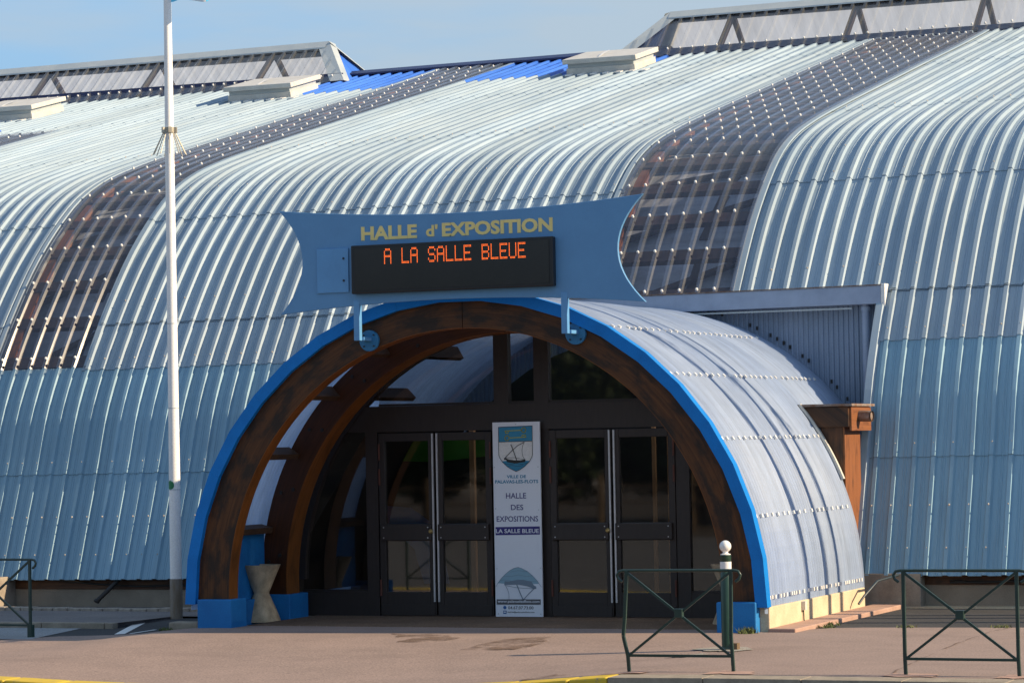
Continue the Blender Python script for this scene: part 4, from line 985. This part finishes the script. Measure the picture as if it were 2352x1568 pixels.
# ------------------------------------------------------------------ white information panel between the doors
YP = 34.86
IP = thing('information_panel', 'tall white panel with town crest and blue lettering between the doors', 'sign', (-14.48, YP, 0))
MB().box(-14.82, -14.14, YP, YP + .03, .012, 2.60).build('board', 'panel', IP, bev=.003)
def q4(x, y): return (-14.82 + (x - 130 - (y - 118) * .0165) * .001093, 2.60 - (y - 118) * .00102)
def q5(x, y): return (-14.82 + (x - 158 - y * .0197) * .001003, 2.60 - (1200 + y / 6.031 - 991) * .98 * .00583)
def flat(nm, pts, mt, par, lay, q): return MB().prism([q(*p) for p in pts], YP - .002 - lay * .002, YP - .0005 - lay * .0015).build(nm, mt, par)
def stroke(pts, w, lay, q, mb):
    P = [Vector((q(*p)[0], 0, q(*p)[1])) for p in pts]
    for a, b in zip(P, P[1:]):
        d = (b - a); n = Vector((-d.z, 0, d.x)).normalized() * w / 2; e = d.normalized() * w * .3
        y = YP - .002 - lay * .002; mb.add([(p.x, y, p.z) for p in (a - e - n, b + e - n, b + e + n, a - e + n)], [(0, 1, 2, 3)])
sh = [(215, 182), (660, 172), (664, 545), (655, 580), (620, 640), (560, 700), (500, 740), (447, 763), (390, 735), (330, 698), (270, 640), (230, 580), (219, 545)]
CR = flat('crest', sh, 'white', IP, 0, q4)
flat('crest_chief', [(216, 183), (660, 173), (662, 372), (217, 376)], 'ink_cyan', CR, 1, q4)
flat('crest_sea', [(262, 628), (320, 622), (400, 632), (500, 622), (625, 626), (560, 700), (500, 740), (447, 760), (390, 735), (330, 698)], 'ink_cyan', CR, 1, q4)
flat('crest_boat', [(285, 606), (292, 584), (318, 590), (345, 604), (420, 616), (500, 618), (555, 610), (572, 606), (566, 642), (500, 650), (440, 658), (380, 650), (330, 640), (318, 612)], 'ink_black', CR, 2, q4)
m = MB(); stroke(sh + [sh[0]], .007, 3, q4, m); stroke([(217, 376), (662, 370)], .006, 3, q4, m)
stroke([(380, 412), (415, 500), (455, 615)], .011, 3, q4, m); stroke([(296, 590), (400, 485), (470, 425), (556, 383)], .009, 3, q4, m); stroke([(556, 383), (535, 430), (525, 490), (535, 560), (560, 608)], .005, 3, q4, m); stroke([(310, 582), (430, 584), (560, 608)], .005, 3, q4, m)
stroke([(300, 660), (370, 668), (450, 655), (520, 672), (590, 655)], .004, 3, q4, m); stroke([(340, 690), (400, 682), (470, 696), (540, 684)], .004, 3, q4, m); m.build('crest_lines', 'ink_black', CR)
m = MB()
def ring(cx, cy, r, w):
    stroke([(cx + r * math.cos(k * .5236), cy + r * 1.15 * math.sin(k * .5236)) for k in range(13)], w, 3, q4, m)
stroke([(298, 233), (520, 227)], .010, 3, q4, m); ring(548, 226, 28, .011); stroke([(308, 235), (308, 262), (345, 262), (345, 236)], .010, 3, q4, m)
stroke([(355, 324), (580, 318)], .010, 3, q4, m); ring(328, 326, 28, .011); stroke([(527, 316), (527, 292), (573, 290), (573, 314)], .010, 3, q4, m); m.build('crest_keys', 'ink_yellow', CR)
def ptext(body, c0, c1, mt, q, bold=.012, lay=0):
    (xa, zb_), (xb, zt_) = q(*c0), q(*c1); return text('lettering', body, xa, xb, zb_, zt_, YP - .003 - lay * .002, mt, IP, bold, .002)
ptext('VILLE DE', (322, 850), (576, 810), 'ink_cyan', q4, .022); ptext('PALAVAS-LES-FLOTS', (167, 917), (736, 873), 'ink_cyan', q4, .022)
ptext('HALLE', (312, 1115), (576, 1043), 'ink', q4, .008); ptext('DES', (377, 1266), (538, 1195), 'ink', q4, .008); ptext('EXPOSITIONS', (188, 1417), (733, 1344), 'ink', q4, .008)
flat('name_band', [(182, 212), (818, 206), (820, 320), (183, 327)], 'ink_band', IP, 0, q5)
ptext('LA SALLE BLEUE', (190, 298), (805, 240), 'panel', q5, .016, 1)
dome = [(190, 1050), (215, 1005), (262, 940), (320, 880), (385, 825), (450, 790), (510, 777), (560, 792), (640, 832), (710, 890), (770, 950), (812, 1008), (845, 1055)]
FC = flat('faded_crest', dome[1:-1] + [(735, 1010), (600, 960), (500, 955), (400, 975), (310, 1008), (230, 1000)], 'pale_cyan', IP, 0, q5)
flat('faded_boat', [(310, 1025), (315, 972), (380, 975), (500, 952), (580, 952), (700, 975), (735, 1030), (765, 1045), (770, 1078), (735, 1080), (650, 1045), (520, 1022), (420, 1022)], 'pale_ink', FC, 1, q5)
m = MB(); stroke(dome, .005, 2, q5, m); stroke([(490, 1020), (540, 1140), (580, 1226)], .014, 2, q5, m); stroke([(735, 1078), (660, 1150), (590, 1226)], .010, 2, q5, m); stroke([(325, 1030), (360, 1090), (378, 1150), (380, 1226)], .006, 2, q5, m); stroke([(320, 1030), (480, 1062), (735, 1078)], .006, 2, q5, m)
stroke([(400, 845), (510, 822), (640, 840)], .004, 2, q5, m); stroke([(310, 900), (400, 905), (510, 885), (640, 905), (715, 895)], .004, 2, q5, m); stroke([(250, 960), (320, 955), (420, 970)], .004, 2, q5, m); stroke([(690, 975), (800, 965)], .004, 2, q5, m); m.build('faded_lines', 'pale_ink', FC)
flat('web_band', [(200, 1226), (832, 1224), (833, 1297), (201, 1299)], 'ink_grey', IP, 2, q5)
ptext('www.palavaslesflots.com', (218, 1284), (818, 1236), 'panel', q5, .014, 3)
ptext('04.67.07.73.00', (366, 1365), (728, 1322), 'ink_grey', q5, .008); ptext('mairie@palavaslesflots.com', (358, 1420), (742, 1392), 'ink_grey', q5, .004)
MB().prism([(q5(318, 1342)[0] + .023 * math.cos(k * .4488), q5(318, 1342)[1] + .023 * math.sin(k * .4488)) for k in range(14)], YP - .003, YP - .001).build('phone_mark', 'board_blue', IP)
ml = flat('mail_mark', [(295, 1385), (342, 1385), (342, 1430), (295, 1430)], 'board_blue', IP, 0, q5); flat('envelope', [(304, 1396), (334, 1396), (334, 1414), (304, 1414)], 'panel', ml, 1, q5)
m = MB()
for p in ((185, 1290 - 900), (738, 1290 - 900)): pass
for x, z in ((-14.80, 2.0), (-14.17, 2.0), (-14.79, 1.45), (-14.17, 1.43), (-14.79, .65), (-14.16, .66), (-14.78, .05), (-14.17, .05), (-14.48, 2.57)): m.tube([(x, YP - .002, z), (x, YP - .006, z)], .007, 6)
m.build('screw_heads', 'galv', IP)

# ------------------------------------------------------------------ flagpoles
def flagpole(label, flag):
    P = thing('flagpole', label, 'flagpole', (0, 0, 0), 'white flagpoles in front of the hall')
    m = MB().lathe([(.083, .49), (.083, 1.0), (.080, 1.85), (.075, 2.9), (.070, 4.6), (.063, 6.9), (.050, 9.6), (.038, 11.3), (.034, 11.35)], 0, 0, 24); p = m.build('pole', 'pole', P, smooth=True)
    m = MB()
    for z, r in ((1.75, .0825), (2.9, .077), (4.1, .0735)): m.lathe([(r, z - .004), (r + .003, z), (r, z + .006)], 0, 0, 24, False)
    m.build('joint_rings', 'galv', p)
    MB().lathe([(.088, -.2), (.088, .486), (.075, .488)], 0, 0, 24).build('sleeve', 'sleeve', P, smooth=True)
    c = MB().lathe([(.063, 6.81), (.076, 6.81), (.076, 6.89), (.063, 6.89)], 0, 0, 16, False)
    for q in range(5):
        a = q * 1.2566 + .3; c.obox((.092 * math.cos(a), .092 * math.sin(a), 6.85), ((math.cos(a), math.sin(a), 0), (-math.sin(a), math.cos(a), 0), (0, 0, 1)), (.018, .024, .04))
    C_ = c.build('spike_collar', 'spike', P)
    m = MB()
    for q in range(11):
        a = q * .5712 + .1; m.tube([(.085 * math.cos(a), .085 * math.sin(a), 6.82), (.24 * math.cos(a), .24 * math.sin(a), 6.50)], .0072, 6)
    m.build('spikes', 'spike', C_)
    m = MB().obox((.0, 0, 0), ((1, 0, 0), (0, 1, 0), (0, 0, 1)), (.001, .001, .001)); m = MB()
    rows = []
    for z in np.linspace(1.74, 1.885, 6):
        hw = math.sqrt(max(0, .072 ** 2 - (z - 1.8125) ** 2)); rows.append([(.0845 * math.cos(t), .0845 * math.sin(t), z) for t in np.linspace(-2.0 - hw / .084, -2.0 + hw / .084, 8)])
    m.grid(rows); m.build('sticker', 'sticker', p)
    if flag:
        for nm, t0, t1, mt in (('flag_hoist', 0, .42, 'flag_a'), ('flag_middle', .42, .66, 'flag_b'), ('flag_fly', .66, 1, 'flag_a')):
            rows = []
            for z in np.linspace(8.672, 9.7, 8):
                rows.append([(.06 + t * .78, .12 * math.sin(t * 9 + z) * t ** .5, z + .02 * math.sin(t * 7)) for t in np.linspace(t0, t1, 10)])
            MB().grid(rows).build(nm, mt, P, smooth=True)
    return P
fp = flagpole('white flagpole with spiked anti-climb collar and flag in front of the ribbed facade', True); fp.location = (-19.87, 35.2, 0)
# its fellows stand just outside the picture on the right; their shadows cross the yard and the porch vault
fp2 = flagpole('white flagpole standing right of the view, its shadow crossing the yard', False); fp2.location = (-6.2, 35.05, 0)
for (x, y) in ((-4.6, 36.15), (-3.0, 37.1 - .15)): 
    copy_tree(fp2, (x, y, 0), 0)

# ------------------------------------------------------------------ bollard
BO = thing('bollard', 'dark green bollard with white ball top and white band behind barrier', 'bollard', (-9.95, 29.95, 0))
bx, by = -9.95, 29.95
p = MB().lathe([(.062, -.05), (.062, .85), (.058, .86), (.058, .985), (.062, .99), (.062, 1.045), (.057, 1.05)], bx, by, 28).build('post', 'green_post', BO, smooth=True)
MB().lathe([(.0595, .875), (.0635, .877), (.0635, .972), (.0595, .974)], bx, by, 28, False).build('white_band', 'white', p, smooth=True)
MB().lathe([(.057, 1.046), (.057, 1.058), (.032, 1.066), (.028, 1.085)] + [(.066 * math.sin(t), 1.143 - .066 * math.cos(t)) for t in np.linspace(.45, math.pi - .02, 14)], bx, by, 28).build('ball', 'white', BO, smooth=True)
MB().lathe([(.072, 0), (.072, .02), (.062, .03)], bx, by, 24).build('base_ring', 'green', BO)
MB().box(bx + .05, bx + .13, by - .05, by + .05, 0, .075).build('base_lug', 'fence', BO, bev=.004)

# ------------------------------------------------------------------ barriers
def barrier(label, W_, bent):
    B = thing('barrier', label, 'barrier', (0, 0, 0), 'dark green cross barriers along the kerb')
    h, zb = 1.02, .16
    # rail with scrolled ends
    pts = [(-W_ / 2 - .045, 0, h - .115), (-W_ / 2 - .085, 0, h - .085), (-W_ / 2 - .10, 0, h - .045), (-W_ / 2 - .075, 0, h - .008), (-W_ / 2 - .03, 0, h), (0, 0, h), (W_ / 2 + .03, 0, h), (W_ / 2 + .075, 0, h - .008), (W_ / 2 + .10, 0, h - .045), (W_ / 2 + .085, 0, h - .085), (W_ / 2 + .045, 0, h - .115)]
    MB().tube(pts, .0155, 10).build('top_rail', 'green', B, smooth=True)
    for s in (-1, 1):
        k = bent if s < 0 else bent * .25
        pp = [(s * W_ / 2 + (k * .02 if s < 0 else 0), 0, h), (s * W_ / 2 - k * .15, 0, .55), (s * W_ / 2 - k * .28, 0, .36), (s * W_ / 2, 0, zb), (s * W_ / 2 + abs(k) * .06 + .01, 0, -.12)]
        m = MB()
        for a, b in zip(pp, pp[1:]): m.bar(a, b, .034, .034, (0, 1, 0))
        m.build('leg', 'green', B, bev=.004)
    MB().bar((-W_ / 2, 0, zb), (W_ / 2, 0, zb), .026, .026, (0, 1, 0)).build('bottom_rail', 'green', B)
    c = (0, 0, (h + zb) / 2)
    for s in (-1, 1):
        MB().bar((s * (W_ / 2 - .01), s * .006, h - .02), (-s * (W_ / 2 - .01), s * .006, zb), .024, .026, (0, 1, 0)).build('diagonal', 'green', B)
    MB().obox(c, ((1, 0, 0), (0, 1, 0), (0, 0, 1)), (.042, .035, .046)).build('centre_block', 'green', B, bev=.006)
    return B
b1 = barrier('dark green cross barrier with bent left leg in front of the bollard', 1.10, .16)
b1.location = (-9.52, 27.13, -.002); b1.rotation_euler = (0, 0, R(3))
b2 = barrier('dark green cross barrier with straight legs standing on the right-hand pavement', 1.12, 0.0)
b2.location = (-6.62, 27.10, 0)
b3 = copy_tree(b2, (-20.76, 31.95, -.105), R(-4), 'dark green cross barrier cut by the left edge of the photo')
b4 = copy_tree(b2, (-19.3, 27.0, -.07), 0, 'dark green cross barrier outside the view, mirrored in the left door')
MB_ = MB().box(.535, .60, -.035, .035, -.12, .17); q = MB_.build('leg_sleeve', 'green', b3)

# ------------------------------------------------------------------ hourglass concrete planters
def planter(label, x, y):
    P = thing('planter', label, 'planter', (x, y, 0), 'hourglass concrete planters beside the doors')
    n = 32
    MB().lathe([(.255, -.01), (.25, .02), (.20, .15), (.105, .365), (.108, .385), (.19, .58), (.258, .735), (.262, .75), (.225, .75), (.20, .67)], x, y, n, True).build('body', 'planter', P, smooth=True)
    MB().lathe([(.0, .69), (.214, .69)], x, y, n, False).build('soil', 'soil', P)
    return P
planter('hourglass concrete planter by the blue wall at the left door arch', -17.83, 33.9)
planter('hourglass concrete planter half hidden behind the green bollard', -11.22, 34.0)

# ------------------------------------------------------------------ across the road behind the camera: trees and rail fence, seen mirrored in the glass
def tree_mesh(seed):
    rnd = random.Random(seed); m = MB()
    for _ in range(11000):
        cl = rnd.choice(((0, 0, 5.2, 2.3), (1.5, .4, 4.2, 1.7), (-1.4, -.5, 4.4, 1.8), (.3, 1.2, 6.4, 1.5), (.2, -1.0, 3.4, 1.8), (-.8, .6, 2.4, 1.6), (1.0, 0, 2.0, 1.5)))
        v = Vector((rnd.gauss(0, 1), rnd.gauss(0, 1), rnd.gauss(0, 1))).normalized() * cl[3] * rnd.uniform(.5, 1.05)
        c = Vector(cl[:3]) + v; a = Vector((rnd.uniform(-1, 1), rnd.uniform(-1, 1), rnd.uniform(-1, 1))).normalized(); b = a.cross(Vector((rnd.uniform(-1, 1), rnd.uniform(-1, 1), 1))).normalized()
        s = rnd.uniform(.09, .24); m.add([c - a * s, c - b * s * .6, c + a * s, c + b * s * .6], [(0, 1, 2, 3)])
    return m
TR = thing('tree', 'dark leafy trees across the road, mirrored in the door glass', 'tree', (0, 0, 0), 'trees mirrored in the glass')
tree_mesh(3).build('crown', 'leaf', TR)
MB().tube([(0, 0, -.3), (.05, .03, 1.5), (-.05, 0, 3.2), (.1, .1, 5.0)], [.26, .2, .15, .07], 10).build('trunk', 'bark', TR, smooth=True)
TR.location = (-27, -9, 0)
for i, (x, y) in enumerate(((-31.5, -7.5), (-36, -10), (-22.5, -8), (-18, -9.5), (-41, -8), (-13.5, -8), (-46, -9.5), (-29, -13), (-38, -14))): copy_tree(TR, (x, y, 0), i * 1.3)
FE = thing('rail_fence', 'low wooden post and rail fence across the road, mirrored in the door glass', 'fence', (-30, -3, 0))
for i in range(12):
    x = -46 + i * 2.6; MB().lathe([(.09, -.3), (.085, 1.25), (.05, 1.32)], x, -3 + .05 * math.sin(i * 3), 8).build('fence_post', 'fence', FE)
for z in (.55, 1.0): MB().tube([(-46, -3, z), (-17.4, -3, z)], .035, 8).build('fence_rail', 'fence', FE)
